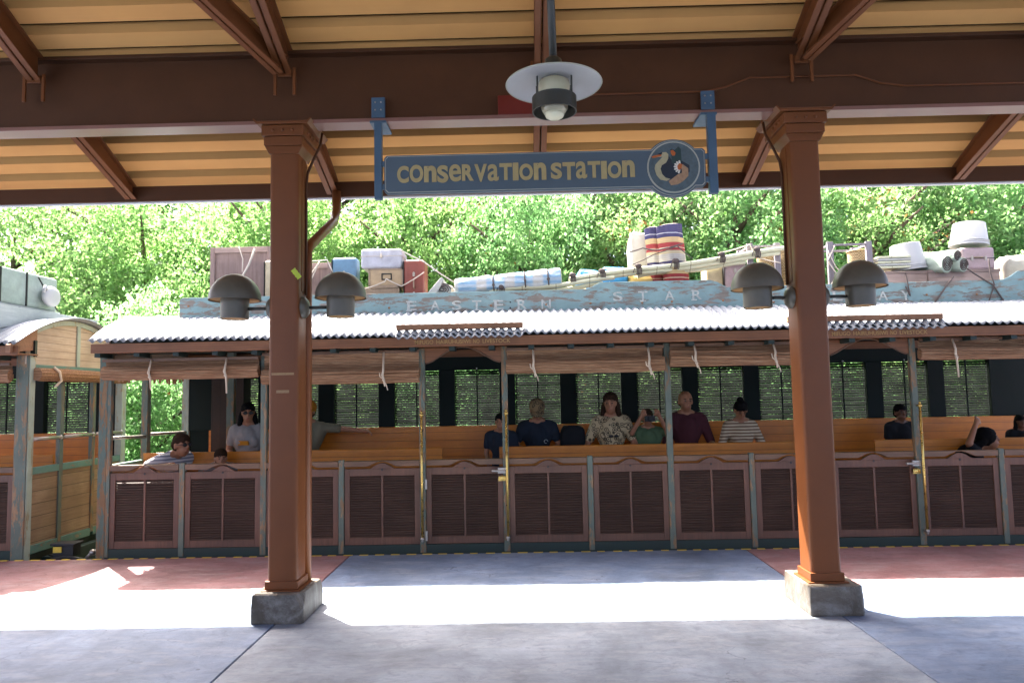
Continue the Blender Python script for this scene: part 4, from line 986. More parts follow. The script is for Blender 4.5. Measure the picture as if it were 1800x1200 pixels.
def basket(label, x0, x1, yt, yb, Y, hz=None):
    a, b = at(x0, yt, Y), at(x1, yt, Y); r = (b.x-a.x)/2; zt = a.z; zb = at(x0, yb, Y).z
    t = thing('woven_basket', label, 'basket', ((a.x+b.x)/2, Y, zb), G_LUG)
    MB().lathe([(r*.75, zb-zt), (r*.95, (zb-zt)*.5), (r, 0), (r-.012, 0), (r*.9, (zb-zt)*.5), (r*.7, zb-zt+.01), (.0001, zb-zt+.01)], ((a.x+b.x)/2, Y, zt), 28).build('basket_body', BASK, t, smooth=50)
    MB().tube([((a.x+b.x)/2+r*math.cos(2*math.pi*k/28), Y+r*math.sin(2*math.pi*k/28), zt) for k in range(29)], .011, 6).build('basket_rim', BASK, t, smooth=True)
    return t
basket('woven basket inside the open frame crate left of the column', 1330, 1364, 446, 502, 8.36)
basket('round woven basket on the load beside the right column', 1368, 1400, 441, 502, 8.36)
basket('woven basket hanging in the wide open frame crate', 1490, 1522, 443, 500, 8.36)
case('crate_box', 'pinkish grey wooden box under the small white bucket', 'box', (1558, 477, 1631, 525), 8.18, .35, PINKW, 'box')
case('crate_box', 'long low wooden drawer box under the green rolled mats', 'box', (1633, 474, 1759, 525), 8.17, .35, PINKW, 'box')
case('crate_box', 'pinkish box with rusty latch under the large white bucket', 'box', (1690, 434, 1750, 474), 8.18, .3, MAUVE, 'case', zb=474)
m = painted('white_bucket_plastic', (.40, .40, .41), .4, .06, 4)
def bucket(label, cx, yt, yb, rt, rb, Y, tilt=0):
    p0, p1 = at(cx, yb, Y), at(cx, yt, Y); h = p1.z-p0.z; k = (Y/F)
    t = thing('bucket', label, 'bucket', (p0.x, Y, p0.z), G_LUG); Mx = Matrix.Rotation(R(tilt), 4, 'Y')
    MB().lathe([(rb*k, 0), (rb*k, .012), (rb*k*.97, .015), (rt*k, h), (rt*k-.01, h+.004), (.0001, h+.005)], (p0.x, Y, p0.z), 40, Mx).build('bucket_body', MATS['white_bucket_plastic'], t, smooth=40)
    for z in (.03, .05): MB().tube([Mx @ Vector(((rb*k*.98)*math.cos(2*math.pi*i/36), (rb*k*.98)*math.sin(2*math.pi*i/36), z))+Vector((p0.x, Y, p0.z)) for i in range(37)], .005, 5).build('rib', MATS['white_bucket_plastic'], t)
    return t
bucket('large upturned white bucket, highest thing on the roof load', 1703, 394, 433, 25, 31, 8.34, 4)
bucket('small upturned white bucket beside the striped planks', 1598, 430, 476, 24, 30, 8.34, -6)
t = thing('plank_bundle', 'bundle of pale striped planks left of the small white bucket', 'planks', (at(1560, 475, 8.3).x, 8.35, at(1560, 476, 8.3).z), G_LUG)
for k in range(5):
    a, b = at(1533, 474-k*4.4, 8.3), at(1590, 472-k*4.4, 8.3); MB().bar(a+Vector((0, 0, .0)), b, .28, .022).build('plank', (BAMB, GREYC)[k % 2], t, bevel=.003)
GMAT = fabric('green_grey_mat', (.30, .36, .30))
for k, (x, y, r, lab) in enumerate(((1663, 465, .095, 'fat green grey rolled mat, lower left of three roll ends'), (1692, 466, .08, 'green grey rolled mat, lower right of three roll ends'), (1681, 450, .065, 'pale rolled mat lying on top of the two other roll ends'))):
    p = at(x, y, 8.10); roll('mat_roll', lab, (p.x, 8.08, p.z), (p.x-.22, 8.55, p.z+.06), r, GMAT, smat=ROPED)
o = softbox('sack', 'white canvas sack with a tan mouth at the right edge above the board', (1768, 445, 1840, 505), 8.3, .35, SACK, amp=.06, cat='sack')
# left carriage load
p = at(90, 487, 8.69)
t = thing('trunk', 'large grey green trunk on the roof of the left carriage', 'trunk', (-6.2, 8.2, 2.72), 'load on the left carriage roof')
MB().box(-6.9, -5.75, 7.6, 8.69, 2.74, 3.15).build('trunk_body', GREENT, t, bevel=.03, seg=3)
MB().box(-6.93, -5.72, 7.595, 8.70, 2.70, 2.738).build('trunk_base', BOARDE, t)
for yy in (8.12, 7.7): MB().box(-5.752, -5.738, yy, yy+.02, 2.75, 3.14).build('strap', BLACK, t)
MB().bar((-5.745, 8.32, 3.12), (-5.745, 8.70, 2.75), .012, .012).build('cord', BLACK, t)
p = at(67, 522, 8.25); tt = thing('jug', 'white plastic jug hanging on the side of the grey green trunk', 'jug', (-5.68, 8.42, 2.78), 'load on the left carriage roof')
MB().ball((-5.67, 8.45, 2.90), (.06, .15, .125), 14).build('jug_body', MATS['white_bucket_plastic'], tt, smooth=True)
MB().tube([(-5.66, 8.36, 2.96), (-5.63, 8.28, 3.0), (-5.64, 8.27, 2.93)], .018, 8).build('jug_spout', MATS['white_bucket_plastic'], tt, smooth=True)
# ropes
def rope(label, pts, Y, r=.008, mat=ROPE, sag=.02):
    P_ = [at(x, y, Y) if not isinstance(Y, list) else at(x, y, Y[i]) for i, (x, y) in enumerate(pts)]; out = []
    for i in range(len(P_)-1):
        for k in range(6): q = P_[i].lerp(P_[i+1], k/6); q.z -= sag*math.sin(math.pi*k/6)*(P_[i+1]-P_[i]).length; out.append(q)
    out.append(P_[-1]); tag(MB().tube(out, r, 6).build('rope', mat, smooth=True), label, 'rope', 'ropes over the roof load')
rope('pale rope running down from the white cooler to the plaid bedroll', [(700, 437), (745, 460), (800, 497)], 8.10)
rope('pale rope looped across the tan case and the oxblood suitcase', [(640, 508), (676, 495), (679, 490), (706, 503), (746, 478)], 8.16, .007)
rope('purple grey rope across the tall wooden crate face', [(448, 437), (437, 466), (420, 495)], 8.20, .013)
rope('thin pale cord hanging on the tall wooden crate', [(420, 434), (427, 455), (426, 478)], 8.21, .006)
rope('pale ropes crossing over the low slatted crate', [(520, 500), (545, 484), (562, 459), (540, 505)], 8.30, .008)
rope('thin cord stretched to the blue suitcase', [(540, 459), (575, 457), (585, 478)], 8.25, .007)
rope('thin cord from the bamboo end over the first frame crate', [(1262, 445), (1318, 430), (1330, 452), (1372, 462)], 8.14, .007)
rope('cord net on the grey post right of the column', [(1467, 432), (1455, 458), (1470, 480), (1462, 500)], 8.14, .007)
rope('thin cord crossing the wide frame crate top', [(1455, 440), (1470, 470), (1500, 500)], 8.15, .006)
rope('dark rope hanging over the name board left of the drawer box', [(1592, 503), (1600, 520), (1592, 479), (1570, 478)], 7.985, .007, ROPED)
rope('dark rope slanting down over the name board below the green mats', [(1676, 486), (1665, 500), (1641, 534)], 7.985, .009, ROPED)
rope('dark rope crossing the drawer box to the right end of the board', [(1700, 472), (1745, 500), (1768, 533)], 7.985, .009, ROPED)
rope('thin dark rope falling straight from the large bucket', [(1738, 455), (1741, 480), (1748, 500), (1738, 530)], 7.985, .007, ROPED)
rope('dark rope tying the off-white sack to the striped rug', [(1106, 443), (1130, 436), (1153, 440), (1200, 428)], 8.04, .008, ROPED)
rope('second dark rope slanting across the striped rug', [(1112, 465), (1150, 447), (1190, 432), (1218, 455)], 8.035, .006, ROPED)

# ------------------------------------------------------------------ people
def skinmat(name, c): 
    m = NB(name, .55, 0, .35); m.b.inputs['Subsurface Weight'].default_value = .08
    n = m.noise(m.coord(), 20, 4); m.color(m.mix(n, dark(c, .88), dark(c, 1.08))); return m.m
SK = skinmat('light_skin', (.42, .20, .115)); SKT = skinmat('tan_skin', (.31, .135, .070)); SKD = skinmat('brown_skin', (.13, .055, .028))
HB = painted('black_hair', (.004, .003, .003), .85, .3, 60, spec=.15); HBR = painted('brown_hair', (.030, .014, .007), .85, .3, 60, spec=.15)
TROU = fabric('dark_trousers', (.03, .035, .05))
def cap_(mb, a, b, ra, rb, n=10):
    a, b = Vector(a), Vector(b); mb.ball(a, ra, n); mb.ball(b, rb, n)
    if (b-a).length > 1e-4: mb.tube([a, b], [ra, rb], n+6)
def remesh(o, vox, it=3):
    r = o.modifiers.new('r', 'REMESH'); r.mode = 'VOXEL'; r.voxel_size = vox; r.use_smooth_shade = True
    s = o.modifiers.new('s', 'SMOOTH'); s.iterations = it; s.factor = .5; return o
def person(label, hx, hy, Yh, skin, shirt, hair, s=1., yaw=0., lean=0., hyaw=0., hpitch=0., arms=None, hairstyle='short', female=False, seat=None, group=None, top=None, sleeves=.6, trous=None):
    """hx,hy: photo point at the middle of the head; Yh its depth; lean: forward tilt of the torso"""
    hp = at(hx, hy, Yh)
    RM = Matrix.Rotation(R(yaw), 3, 'Z'); LN = Matrix.Rotation(R(lean), 3, 'X')
    seatz = seat
    # local frame: hips at origin, facing -y
    head0 = Vector((0, -.020, .685))
    s = (hp.z-seatz)/(.10+(LN @ head0).z)
    off = RM @ (LN @ (head0*s))
    hip = hp-off
    def U(x, y, z): return hip+RM @ (LN @ (Vector((x, y, z))*s))        # upper body
    def Lw(x, y, z): return hip+RM @ (Vector((x, y, z))*s)
    hp = hip+off
    root = thing('person', label, 'person', hip-Vector((0, 0, .10*s)), 'passengers on the benches')
    sw = .165 if female else .19
    body = MB()
    cap_(body, U(0, 0, .0), U(0, .0, .22), .125*s, .115*s); cap_(body, U(0, 0, .22), U(0, 0, .42), .115*s, .13*s)
    cap_(body, U(-sw+.05, 0, .50), U(sw-.05, 0, .50), .068*s, .068*s); cap_(body, U(0, 0, .48), U(0, -.01, .60), .062*s, .054*s)
    for q in (-1, 1): cap_(body, U(q*.11, 0, .515), U(q*.03, 0, .57), .050*s, .045*s)
    HM = RM.to_4x4() @ Matrix.Rotation(R(lean*.4), 4, 'X') @ Matrix.Rotation(R(hyaw), 4, 'Z') @ Matrix.Rotation(R(hpitch), 4, 'X')
    def Hd(x, y, z): return hp+(HM.to_3x3() @ (Vector((x, y, z))*s))
    body.ball(Hd(0, .012, .03), (.080*s, .098*s, .096*s), 16, HM); body.ball(Hd(0, -.018, -.045), (.056*s, .068*s, .075*s), 14, HM)
    body.ball(Hd(0, -.092, -.012), (.013*s, .020*s, .022*s), 8, HM); body.ball(Hd(0, -.083, .012), (.010*s, .014*s, .03*s), 8, HM)
    for q in (-1, 1): body.ball(Hd(q*.077, .01, -.005), (.012*s, .020*s, .032*s), 8, HM)
    body.ball(Hd(0, -.083, -.058), (.022*s, .012*s, .008*s), 8, HM); cap_(body, Hd(0, .02, -.06), U(0, -.005, .56), .050*s, .055*s)
    sh = MB()
    cap_(sh, U(0, 0, -.02), U(0, 0, .22), .152*s, .134*s); cap_(sh, U(0, 0, .22), U(0, -.005, .40), .134*s, .148*s)
    cap_(sh, U(-.05, 0, .30), U(-sw+.045, 0, .45), .11*s, .09*s); cap_(sh, U(.05, 0, .30), U(sw-.045, 0, .45), .11*s, .09*s)
    cap_(sh, U(-sw+.03, 0, .49), U(sw-.03, 0, .49), .078*s, .078*s)
    for q in (-1, 1): cap_(sh, U(q*.12, .005, .51), U(q*.055, .012, .548), .062*s, .050*s)
    if female: 
        for q in (-1, 1): sh.ball(U(q*.07, -.10, .34), (.07*s, .06*s, .07*s), 10)
    arms = arms or [None, None]
    for q, ar in zip((-1, 1), arms):
        if ar is None: ar = ((q*.24, -.03, .24), (q*.12, -.26, .17))
        e_, w_ = ar[0], ar[1]; S_ = U(q*sw, 0, .49)
        E_, W_ = Lw(*e_), Lw(*w_)
        cap_(body, S_, E_, .047*s, .038*s); cap_(body, E_, W_, .038*s, .026*s)
        sl = S_.lerp(E_, sleeves); cap_(sh, S_, sl, .062*s, .058*s if sleeves < .9 else .05*s)
        # hand: palm, four bent fingers and a thumb
        d = (W_-E_).normalized(); ref = Vector((0, 0, 1)) if abs(d.z) < .8 else Vector((0, -1, 0))
        sd = d.cross(ref).normalized(); dn = sd.cross(d)*-1
        pc = W_+d*.045*s; cap_(body, W_, pc, .026*s, .028*s, 8); 
        for k in range(4):
            base = W_+d*.06*s+sd*(k-1.5)*.019*s; L1 = (.032, .040, .037, .028)[k]*s
            mid = base+(d*.85+dn*.45).normalized()*L1; tip = mid+(d*.45+dn*.9).normalized()*L1*.8
            cap_(body, W_+d*.03*s+sd*(k-1.5)*.014*s, base, .013*s, .0095*s, 6); cap_(body, base, mid, .0095*s, .0085*s, 6); cap_(body, mid, tip, .0085*s, .007*s, 6)
        tb = W_+d*.02*s+sd*-q*.028*s; tm = tb+(d*.6+sd*-q*.7+dn*.3).normalized()*.035*s; cap_(body, tb, tm, .012*s, .010*s, 6); cap_(body, tm, tm+(d*.9+dn*.3).normalized()*.025*s, .010*s, .008*s, 6)
    tr = MB()
    for q in (-1, 1):
        hipj, kn, an = Lw(q*.08, 0, -.01), Lw(q*.11, -.36, -.0), Lw(q*.11, -.30, -.40)
        cap_(body, hipj, kn, .072*s, .050*s); cap_(body, kn, an, .048*s, .036*s)
        cap_(tr, hipj, kn, .090*s, .066*s); cap_(tr, kn, an.lerp(kn, .12), .064*s, .052*s)
        cap_(body, an, an+RM @ Vector((0, -.13*s, -.03*s)), .036*s, .030*s)
    tr.ball(Lw(0, 0, .0), (.15*s, .13*s, .11*s), 12)
    b = remesh(body.build('body', skin, root), .0085 if s > .8 else .007, 2)
    remesh(sh.build('shirt', shirt, root), .011, 3); remesh(tr.build('trousers', trous or TROU, root), .013, 2)
    for q in (-1, 1):
        MB().ball(Hd(q*.030, -.083, .012), (.011*s, .006*s, .006*s), 6, HM).build('eye', BLACK, b)
        MB().ball(Hd(q*.032, -.086, .032), (.020*s, .006*s, .0045*s), 6, HM).build('eyebrow', hair, b)
    MB().ball(Hd(0, -.094, -.060), (.019*s, .004*s, .0045*s), 6, HM).build('mouth', LIPS, b)
    hr = MB(); hr.ball(Hd(0, .016, .056), (.087*s, .102*s, .088*s), 14, HM); hr.ball(Hd(0, .05, .01), (.084*s, .075*s, .085*s), 12, HM)
    if hairstyle == 'long':
        hr.ball(Hd(0, .055, .0), (.092*s, .072*s, .10*s), 12, HM)
        for q in (-1, 1): cap_(hr, Hd(q*.072, .02, -.0), U(q*.105, -.03, .45), .032*s, .040*s, 8)
        cap_(hr, Hd(0, .06, 0), U(0, .08, .42), .075*s, .07*s, 8)
    if hairstyle == 'bun': hr.ball(Hd(0, .08, .115), .045*s, 10, HM)
    if hairstyle == 'curly':
        hr.ball(Hd(0, .035, .035), (.115*s, .12*s, .115*s), 14, HM); [cap_(hr, Hd(q*.085, .05, 0), U(q*.12, .05, .40), .05*s, .055*s, 8) for q in (-1, 1)]
    if hairstyle == 'bald': hr = MB(); hr.ball(Hd(0, .055, -.01), (.080*s, .055*s, .05*s), 12, HM)
    h = hr.build('hair', hair, root); remesh(h, .010 if s > .8 else .009, 1)
    tx_ = h.modifiers.new('d', 'DISPLACE'); te = bpy.data.textures.get('tuft') or bpy.data.textures.new('tuft', 'CLOUDS'); te.noise_scale = .02; tx_.texture = te; tx_.strength = .012; tx_.mid_level = .5
    return root, Hd, HM, U, s
LIPS = painted('lips', (.30, .08, .07), .4, .05)
def cap_hat(root, Hd, HM, s, mat, name='cap'):
    mb = MB(); mb.ball(Hd(0, .020, .058), (.099*s, .116*s, .098*s), 16, HM); 
    o = mb.build(name, mat, root, smooth=True)
    mb = MB(); mb.lathe([(.0001, .008), (.085*s, .0), (.086*s, -.006), (.0001, -.002)], Hd(0, -.092, .040), 24, HM @ Matrix.Rotation(R(12), 4, 'X')); mb.build('visor', mat, o, smooth=True)
def glasses(root, Hd, HM, s, mat=None):
    mb = MB()
    for q in (-1, 1): mb.ball(Hd(q*.033, -.092, .010), (.028*s, .008*s, .019*s), 10, HM); mb.tube([Hd(q*.058, -.085, .014), Hd(q*.080, .0, .012)], .003, 5)
    mb.tube([Hd(-.012, -.096, .014), Hd(.012, -.096, .014)], .003, 5); mb.build('sunglasses', mat or BLACK, root, smooth=True)
def pattern(name, kind, a, b, c=None):
    m = NB(name, .9, 0, .2)
    if kind == 'stripe':
        z = m.sep(m.tc.outputs['Object'])[2]; f = m.ramp(m.math('FRACT', m.math('MULTIPLY', m.math('ADD', z, m.math('MULTIPLY', m.noise(m.coord(), 3, 2), .02)), 26.)), [(.45, 0.), (.52, 1.), (.93, 1.), (1., 0.)]); m.color(m.mix(f, a, b))
    else:
        v = m.n.new('ShaderNodeTexVoronoi'); v.inputs['Scale'].default_value = 17; m.l.new(m.coord(), v.inputs['Vector'])
        r1 = m.ramp(v.outputs['Distance'], [(.0, 1.), (.22, 1.), (.26, 0.), (.36, 0.), (.40, 1.), (.48, 1.), (.54, 0.)])
        m.color(m.mix(r1, a, b))
    m.bump(m.noise(m.coord(), 18, 4), .5, .012); return m.m
TGREY = fabric('grey_tee', (.28, .25, .23)); TSTR = pattern('white_grey_stripe', 'stripe', (.62, .60, .60), (.22, .22, .27)); OLV = fabric('olive_tee', (.16, .14, .09)); NAVY = fabric('navy_tee', (.015, .020, .030))
FLOR = pattern('floral_print', 'flor', (.46, .35, .20), (.07, .055, .035)); GRN = fabric('green_tee', (.07, .11, .055)); MAR = fabric('maroon_shirt', (.065, .018, .022)); BSTR = pattern('brown_cream_stripe', 'stripe', (.55, .44, .30), (.17, .10, .06)); DKT = fabric('black_tee', (.010, .011, .013))
CAMO = pattern('camo_cap', 'flor', (.19, .125, .06), (.05, .04, .025)); ORC = fabric('orange_cap', (.48, .19, .02))
s3 = person('person in striped white top and glasses leaning at the open end of the carriage', 320, 783, 8.02, SKT, TSTR, HBR, .88, yaw=62, lean=34, hpitch=-14, arms=[((-.30, -.16, .33), (-.16, -.40, .36)), ((.24, -.16, .30), (.05, -.36, .32))], seat=.45)
glasses(s3[0], s3[1], s3[2], s3[4])
person('child with light brown hair low beside the person in glasses', 388, 806, 8.05, SK, TGREY, HBR, .72, yaw=30, lean=38, hpitch=-12, seat=.45)
s3 = person('woman in sunglasses and a grey tee with an orange print, left of the first column', 436, 727, 8.84, SKT, TGREY, HB, .96, yaw=12, hyaw=10, female=True, hairstyle='long', seat=.66, arms=[((-.22, -.02, .24), (-.10, -.22, .14)), ((.24, -.04, .24), (.10, -.26, .16))])
glasses(s3[0], s3[1], s3[2], s3[4]); mb = MB(); mb.prism([(s3[3](-.06, 0, 0).x, s3[3](0, 0, .31).z), (s3[3](.07, 0, 0).x, s3[3](0, 0, .31).z), (s3[3](.06, 0, 0).x, s3[3](0, 0, .36).z), (s3[3](-.05, 0, 0).x, s3[3](0, 0, .365).z)], s3[3](0, -.172, .33).y, s3[3](0, -.14, .33).y); mb.build('shirt_print', ORC, s3[0])
s3 = person('man in an orange cap and olive tee stretching his arm along the bench back', 541, 724, 8.95, SKT, OLV, HB, 1.02, yaw=-6, arms=[((-.25, -.05, .22), (-.12, -.25, .14)), ((.42, .06, .47), (.68, .08, .44))], seat=.66, sleeves=.75)
cap_hat(s3[0], s3[1], s3[2], s3[4], ORC)
mb = MB(); q = s3[3](.02, -.158, .33); mb.ball(q, (.045, .012, .045), 10); mb.build('shirt_print', ORC, s3[0])
person('boy in a dark tee standing behind the brass pole of the middle door', 880, 742, 8.55, SKT, NAVY, HB, .80, yaw=-10, seat=.66, arms=[((-.22, -.02, .24), (-.16, -.10, .02)), ((.22, -.02, .24), (.16, -.16, .06))])
s3 = person('man in a camouflage cap and dark tee looking down at his hands', 944, 722, 8.70, SKT, NAVY, HB, 1.10, lean=8, hpitch=28, hyaw=0, arms=[((-.27, -.10, .24), (-.06, -.34, .20)), ((.27, -.10, .24), (.08, -.34, .20))], seat=.66)
cap_hat(s3[0], s3[1], s3[2], s3[4], CAMO)
mb = MB(); mb.tube([s3[3](.10+.022*math.cos(w), -.155, .33+.022*math.sin(w)) for w in [5.2*i/12 for i in range(13)]], .004, 5); mb.build('shirt_emblem', LETW, s3[0])
tag(softbox('backpack', 'black backpack on the bench beside the man in the camouflage cap', (985, 748, 1030, 800), 8.60, .28, DKT, zb=812, cat='backpack'), cat='backpack')
s3 = person('long haired woman in a cream and black floral dress', 1073, 710, 8.66, SKT, FLOR, HBR, 1.02, yaw=-8, hyaw=-6, female=True, hairstyle='long', seat=.66, sleeves=.7, arms=[((-.28, -.06, .22), (-.30, -.28, .12)), ((.26, -.06, .24), (.16, -.24, .12))], trous=FLOR)
mb = MB(); c = s3[3](.03, -.17, .33)
for q in (-1, 1): mb.ball(c+Vector((q*.03, 0, 0)), (.028, .012, .016), 8)
mb.build('hanging_sunglasses', BLACK, s3[0])
s3 = person('child in a green tee holding a camera up to the face', 1138, 735, 8.62, SKT, GRN, HBR, .78, yaw=4, seat=.66, arms=[((-.26, -.14, .48), (-.13, -.20, .72)), ((.26, -.14, .48), (.13, -.20, .72))])
mb = MB(); c = s3[1](0, -.15, .0); mb.box(c.x-.06, c.x+.06, c.y-.018, c.y+.018, c.z-.034, c.z+.034); mb.lathe([(.025, 0), (.022, .03), (.0001, .03)], c+Vector((0, -.018, 0)), 16, Matrix.Rotation(R(90), 4, 'X')); tag(mb.build('camera', BLACK, bevel=.004), 'small black camera held up by the child in green', 'camera')
person('bald man in a dark maroon shirt between the floral dress and the striped top', 1205, 706, 8.80, SKT, MAR, HBR, 1.08, yaw=6, hairstyle='bald', seat=.66, sleeves=.95, arms=[((-.25, -.04, .22), (-.14, -.28, .14)), ((.27, -.06, .22), (.22, -.30, .13))])
s3 = person('person in a brown and cream striped top looking down at a phone', 1302, 722, 8.66, SKT, BSTR, HB, 1.04, lean=10, hpitch=26, female=True, hairstyle='bun', seat=.66, sleeves=.9, arms=[((-.27, -.14, .22), (-.07, -.36, .20)), ((.27, -.14, .22), (.12, -.36, .20))])
c = s3[3](.13, -.40, .24); mb = MB(); mb.box(-.06, .06, -.006, .006, -.035, .035, Matrix.Translation(c) @ Matrix.Rotation(R(-35), 4, 'X')); tag(mb.build('phone', painted('teal_phone', (.03, .16, .14), .3, .05), bevel=.003), 'teal phone in the hand of the person in the striped top', 'phone')
person('person in a dark tee seated left of the second door, right of the big column', 1583, 726, 8.80, SKD, DKT, HB, 1.0, yaw=8, seat=.66, hyaw=-5)
person('person with big curly black hair turned sideways and raising a hand', 1738, 772, 8.10, SKT, DKT, HB, .98, yaw=58, lean=42, hpitch=-25, hairstyle='curly', seat=.45, arms=[((-.27, -.28, .46), (-.13, -.36, .68)), ((.24, -.30, .20), (.1, -.48, .25))])
person('person with black hair half cut off by the right edge of the photo', 1794, 742, 8.70, SKD, DKT, HB, 1.0, yaw=-10, hairstyle='long', seat=.66)

# ------------------------------------------------------------------ trees and undergrowth
def leafmat(name, c1, c2, c3, rust=.04):
    m = NB(name, .62, 0, .2)
    at_ = m.n.new('ShaderNodeAttribute'); at_.attribute_name = 'rnd'
    n = m.noise(m.world(), .8, 3)
    a = m.mix(at_.outputs['Fac'], c1, c2); a = m.mix(m.ramp(n, [(.42, 0.), (.62, .7)]), a, c3)
    a = m.mix(m.ramp(at_.outputs['Fac'], [(1-rust-.001, 0.), (1-rust, 1.)]), a, (.11, .050, .022))
    m.color(a)
    tr = m.n.new('ShaderNodeBsdfTranslucent'); mx = m.n.new('ShaderNodeMixShader'); mx.inputs[0].default_value = .60
    tc = m.mix(1., a, (2.6, 3.0, 2.5), 'MULTIPLY'); m.l.new(tc, tr.inputs['Color'])
    m.l.new(m.b.outputs[0], mx.inputs[1]); m.l.new(tr.outputs[0], mx.inputs[2]); m.l.new(mx.outputs[0], m.n['Material Output'].inputs['Surface'])
    return m.m
LEAF = [leafmat('leaf_yellow_green', (.11, .165, .065), (.145, .205, .085), (.085, .145, .06), .015),
        leafmat('leaf_mid_green', (.095, .165, .075), (.14, .20, .095), (.075, .145, .07), .03),
        leafmat('leaf_rusty_green', (.10, .16, .065), (.145, .195, .09), (.09, .14, .06), .10)]
BARK = wood('bark', (.16, .11, .08), (.07, .05, .035), 'Z', .95, bump=.8)
rng = np.random.default_rng(11)
def leaves(centers, per, spread, size, shape='oval'):
    """leaf-sized folded faces scattered round clump centres"""
    C = np.repeat(np.array(centers), per, axis=0); n = len(C)
    d = rng.normal(size=(n, 3)); d /= np.linalg.norm(d, axis=1)[:, None]
    rad = spread*rng.random(n)**.45; P0 = C+d*rad[:, None]*np.array([1, 1, .8])
    ax = rng.normal(size=(n, 3))+d*.6; ax[:, 2] -= .35; ax /= np.linalg.norm(ax, axis=1)[:, None]
    nn = rng.normal(size=(n, 3))+np.array([0, -.35, .8]); sd = np.cross(ax, nn); sd /= np.linalg.norm(sd, axis=1)[:, None]; up = np.cross(sd, ax)
    L = size*(.6+.8*rng.random(n))[:, None]; Wd = L*.30
    v = np.stack([P0, P0+ax*L*.5+sd*Wd+up*L*.06, P0+ax*L, P0+ax*L*.5-sd*Wd+up*L*.06], axis=1).reshape(-1, 3)
    cr = np.repeat(rng.random(len(centers)), per)*.55+rng.random(n)*.45
    return v, cr
def leafmesh(name, v, cr):
    n = len(v)//4; me = bpy.data.meshes.new(name); me.vertices.add(n*4); me.vertices.foreach_set('co', v.astype(np.float32).ravel())
    me.loops.add(n*4); me.loops.foreach_set('vertex_index', np.arange(n*4, dtype=np.int32)); me.polygons.add(n); me.polygons.foreach_set('loop_start', np.arange(0, n*4, 4, dtype=np.int32))
    a = me.attributes.new('rnd', 'FLOAT', 'FACE'); a.data.foreach_set('value', cr.astype(np.float32)); me.update(); return me
def clumps(n, rx, ry, rz, r0=.35):
    out = []
    while len(out) < n:
        p = rng.uniform(-1, 1, 3); r = np.linalg.norm(p)
        if r > 1 or r < r0: continue
        p = p*(1+.35*noise.noise(Vector(p*2.2)))
        out.append(p*np.array([rx, ry, rz]))
    return out
TREE_ME = []
for k in range(3):
    c = clumps(330, 1, .85, 1); v, cr = leaves(c, 85, .16, .040); TREE_ME.append(leafmesh('crown_leaves', v, cr))
CM = {}
def crown_mesh(v, l):
    if (v, l) not in CM: CM[v, l] = TREE_ME[v].copy(); CM[v, l].materials.append(LEAF[l])
    return CM[v, l]
def tree(name, label, cat, x, y, crz, rx, rz_, leaf, variant, group, trunk=True):
    gz = hill(x, y)-.15; t = thing(name, label, cat, (x, y, gz), group)
    me = crown_mesh(variant, leaf)
    o = bpy.data.objects.new('crown', me); link(o, t, (x, y, crz)); o.scale = (rx, rx*.85, rz_); o.rotation_euler = (0, 0, random.uniform(0, 6.28))
    mb = MB(); h = crz+rz_*.4-gz; pts = [(x+.12*math.sin(i*.9+x), y+.1*math.cos(i*1.3+x), gz+h*i/7) for i in range(8)]
    r0 = .05+.035*h*(1 if trunk else .45); mb.tube(pts, [r0*(1-.11*i) for i in range(8)], 9)
    for i in range(7):
        a = random.uniform(0, 6.28); b = Vector(pts[3+i % 4]); L = rx*(.55+.4*random.random())
        q = b+Vector((math.cos(a)*L, math.sin(a)*L*.85, L*.55)); mb.tube([b, b.lerp(q, .5)+Vector((0, 0, .08)), q], [r0*.42, r0*.28, r0*.1], 6)
    mb.build('trunk', BARK, t, smooth=True)
G1 = 'trees on the hillside behind the train'
T = [('tree', 'yellow green tree above the gap between the two carriages', -7.9, 14.5, 4.0, 2.5, 2.4, 0, 0),
     ('tree', 'tree with rusty leaves at the left edge above the grey green trunk', -11.2, 15.5, 4.6, 2.6, 2.6, 2, 1),
     ('tree', 'bright light green tree behind the tall wooden crate', -4.7, 14.0, 4.2, 2.3, 2.4, 0, 2),
     ('tree', 'pale yellow green tree above the white cooler', -2.1, 15.0, 4.5, 2.3, 2.3, 0, 1),
     ('tree', 'darker green tree above the plaid bedroll', .2, 14.2, 4.0, 2.2, 2.5, 1, 0),
     ('tree', 'tree dotted with rusty leaves behind the blue bundles', 2.4, 15.0, 4.2, 2.3, 2.5, 2, 2),
     ('tree', 'mid green tree behind the striped rug', 4.5, 14.4, 4.4, 2.2, 2.5, 1, 1),
     ('tree', 'tangled brownish tree behind the small white bucket', 7.2, 14.6, 4.2, 2.4, 2.4, 2, 0),
     ('tree', 'fresh green tree behind the large white bucket', 9.6, 15.0, 4.3, 2.5, 2.5, 1, 2),
     ('tree', 'green tree at the right edge of the photo', 12.2, 16.0, 4.8, 2.6, 2.6, 0, 1)]
for a in T: tree(a[0], a[1], 'tree', a[2]*1.13, a[3]+2.0, a[4]+.35, a[5]*1.08, a[6]*1.05, a[7], a[8], G1)
k = 0
for X, lab in ((-12.5, 'tall far tree at the left end of the upper row'), (-8.6, 'tall far tree behind the yellow green tree over the carriage gap'), (-5.0, 'tall far tree above the left column lamps'), (-1.3, 'tall far tree beyond the white cooler'), (2.0, 'tall far tree just under the middle of the station sign'), (5.3, 'tall far tree beyond the striped rug'), (8.6, 'tall far tree just right of the right column'), (12.6, 'tall far tree at the right end of the upper row')):
    tree('tree', lab, 'tree', X+random.uniform(-.4, .4), 20.4+random.uniform(-.8, .8), 7.9, 3.2, 3.1, (0, 1, 0, 0, 1, 1, 2, 1)[k], k % 3, 'tall trees higher on the hillside'); k += 1
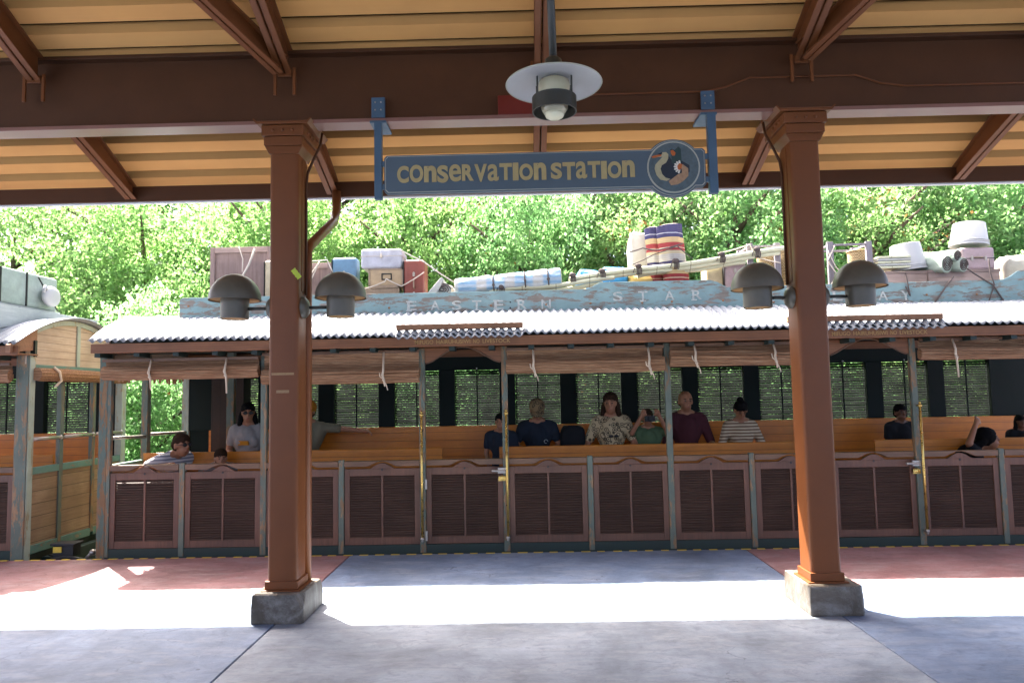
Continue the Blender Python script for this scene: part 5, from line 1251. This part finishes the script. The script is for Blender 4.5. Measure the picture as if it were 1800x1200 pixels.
for X, lab in ((-6.3, 'leafy bush seen through the open end of the middle carriage'), (-9.2, 'leafy bush hidden behind the left carriage roof'), (-3.4, 'light green bush behind the low slatted crate'), (-.6, 'bush behind the plaid bedroll'), (2.1, 'rust speckled bush behind the bamboo poles'), (4.6, 'bush behind the mauve suitcase'), (7.0, 'round leaved bush behind the pinkish boxes'), (9.5, 'bush behind the sack at the right edge')):
    tree('bush', lab, 'bush', X, 12.1+random.uniform(-.3, .3), 1.5, 1.7, 1.9, (1, 1, 0, 1, 2, 1, 2, 0)[k % 8], k % 3, 'bushes along the track', False); k += 1
# continuous undergrowth nobody could count
cs = []
for i in range(1500):
    x = rng.uniform(-18, 18); y = 10.6+13*rng.random()**1.1; cs.append((x, y, hill(x, y)+.15+.75*rng.random()))
v, cr = leaves(cs, 42, .42, .13); me = leafmesh('undergrowth', v, cr); me.materials.append(LEAF[1])
tag(link(bpy.data.objects.new('undergrowth', me), None, (0, 0, 0)), 'tangled leafy undergrowth on the hillside', 'undergrowth', kind='stuff')

# ------------------------------------------------------------------ light, sky, camera
SUNV = Vector((-.417, .4636, 1)).normalized()
sd = bpy.data.lights.new('sun', 'SUN'); sd.energy = 5.0; sd.angle = R(.53); sd.color = (1, .94, .84)
so = bpy.data.objects.new('sun', sd); COL.objects.link(so); so.rotation_euler = SUNV.to_track_quat('Z', 'Y').to_euler()
wd = bpy.data.worlds.new('World'); sc.world = wd; wd.use_nodes = True; nt = wd.node_tree
sky = nt.nodes.new('ShaderNodeTexSky'); sky.sky_type = 'NISHITA'; sky.sun_disc = False
sky.sun_elevation = math.asin(SUNV.z); sky.sun_rotation = math.atan2(SUNV.x, SUNV.y); sky.dust_density = 2.0
bg = nt.nodes['Background']; sky.ozone_density = 0.; sky.air_density = .40; sky.dust_density = 5.; bg.inputs['Strength'].default_value = .15; nt.links.new(sky.outputs[0], bg.inputs['Color'])
cd = bpy.data.cameras.new('camera'); cam = bpy.data.objects.new('camera', cd); COL.objects.link(cam); sc.camera = cam
cd.sensor_width = 36; cd.lens = F/1800*36; cd.clip_end = 300; cd.clip_start = .05
Mx = Matrix((CR, CU, -CW)).transposed().to_4x4(); Mx.translation = Vector((0, 0, H)); cam.matrix_world = Mx
vs_ = sc.view_settings; sc.display_settings.display_device = 'sRGB'; vs_.view_transform = 'Standard'; vs_.look = 'None'; vs_.gamma = 1; vs_.use_curve_mapping = False; vs_.exposure = 2.95
sc.cycles.max_bounces = 8; sc.cycles.diffuse_bounces = 5; sc.cycles.transparent_max_bounces = 8; sc.cycles.use_denoising = True
sc.cycles.caustics_reflective = False; sc.cycles.caustics_refractive = False
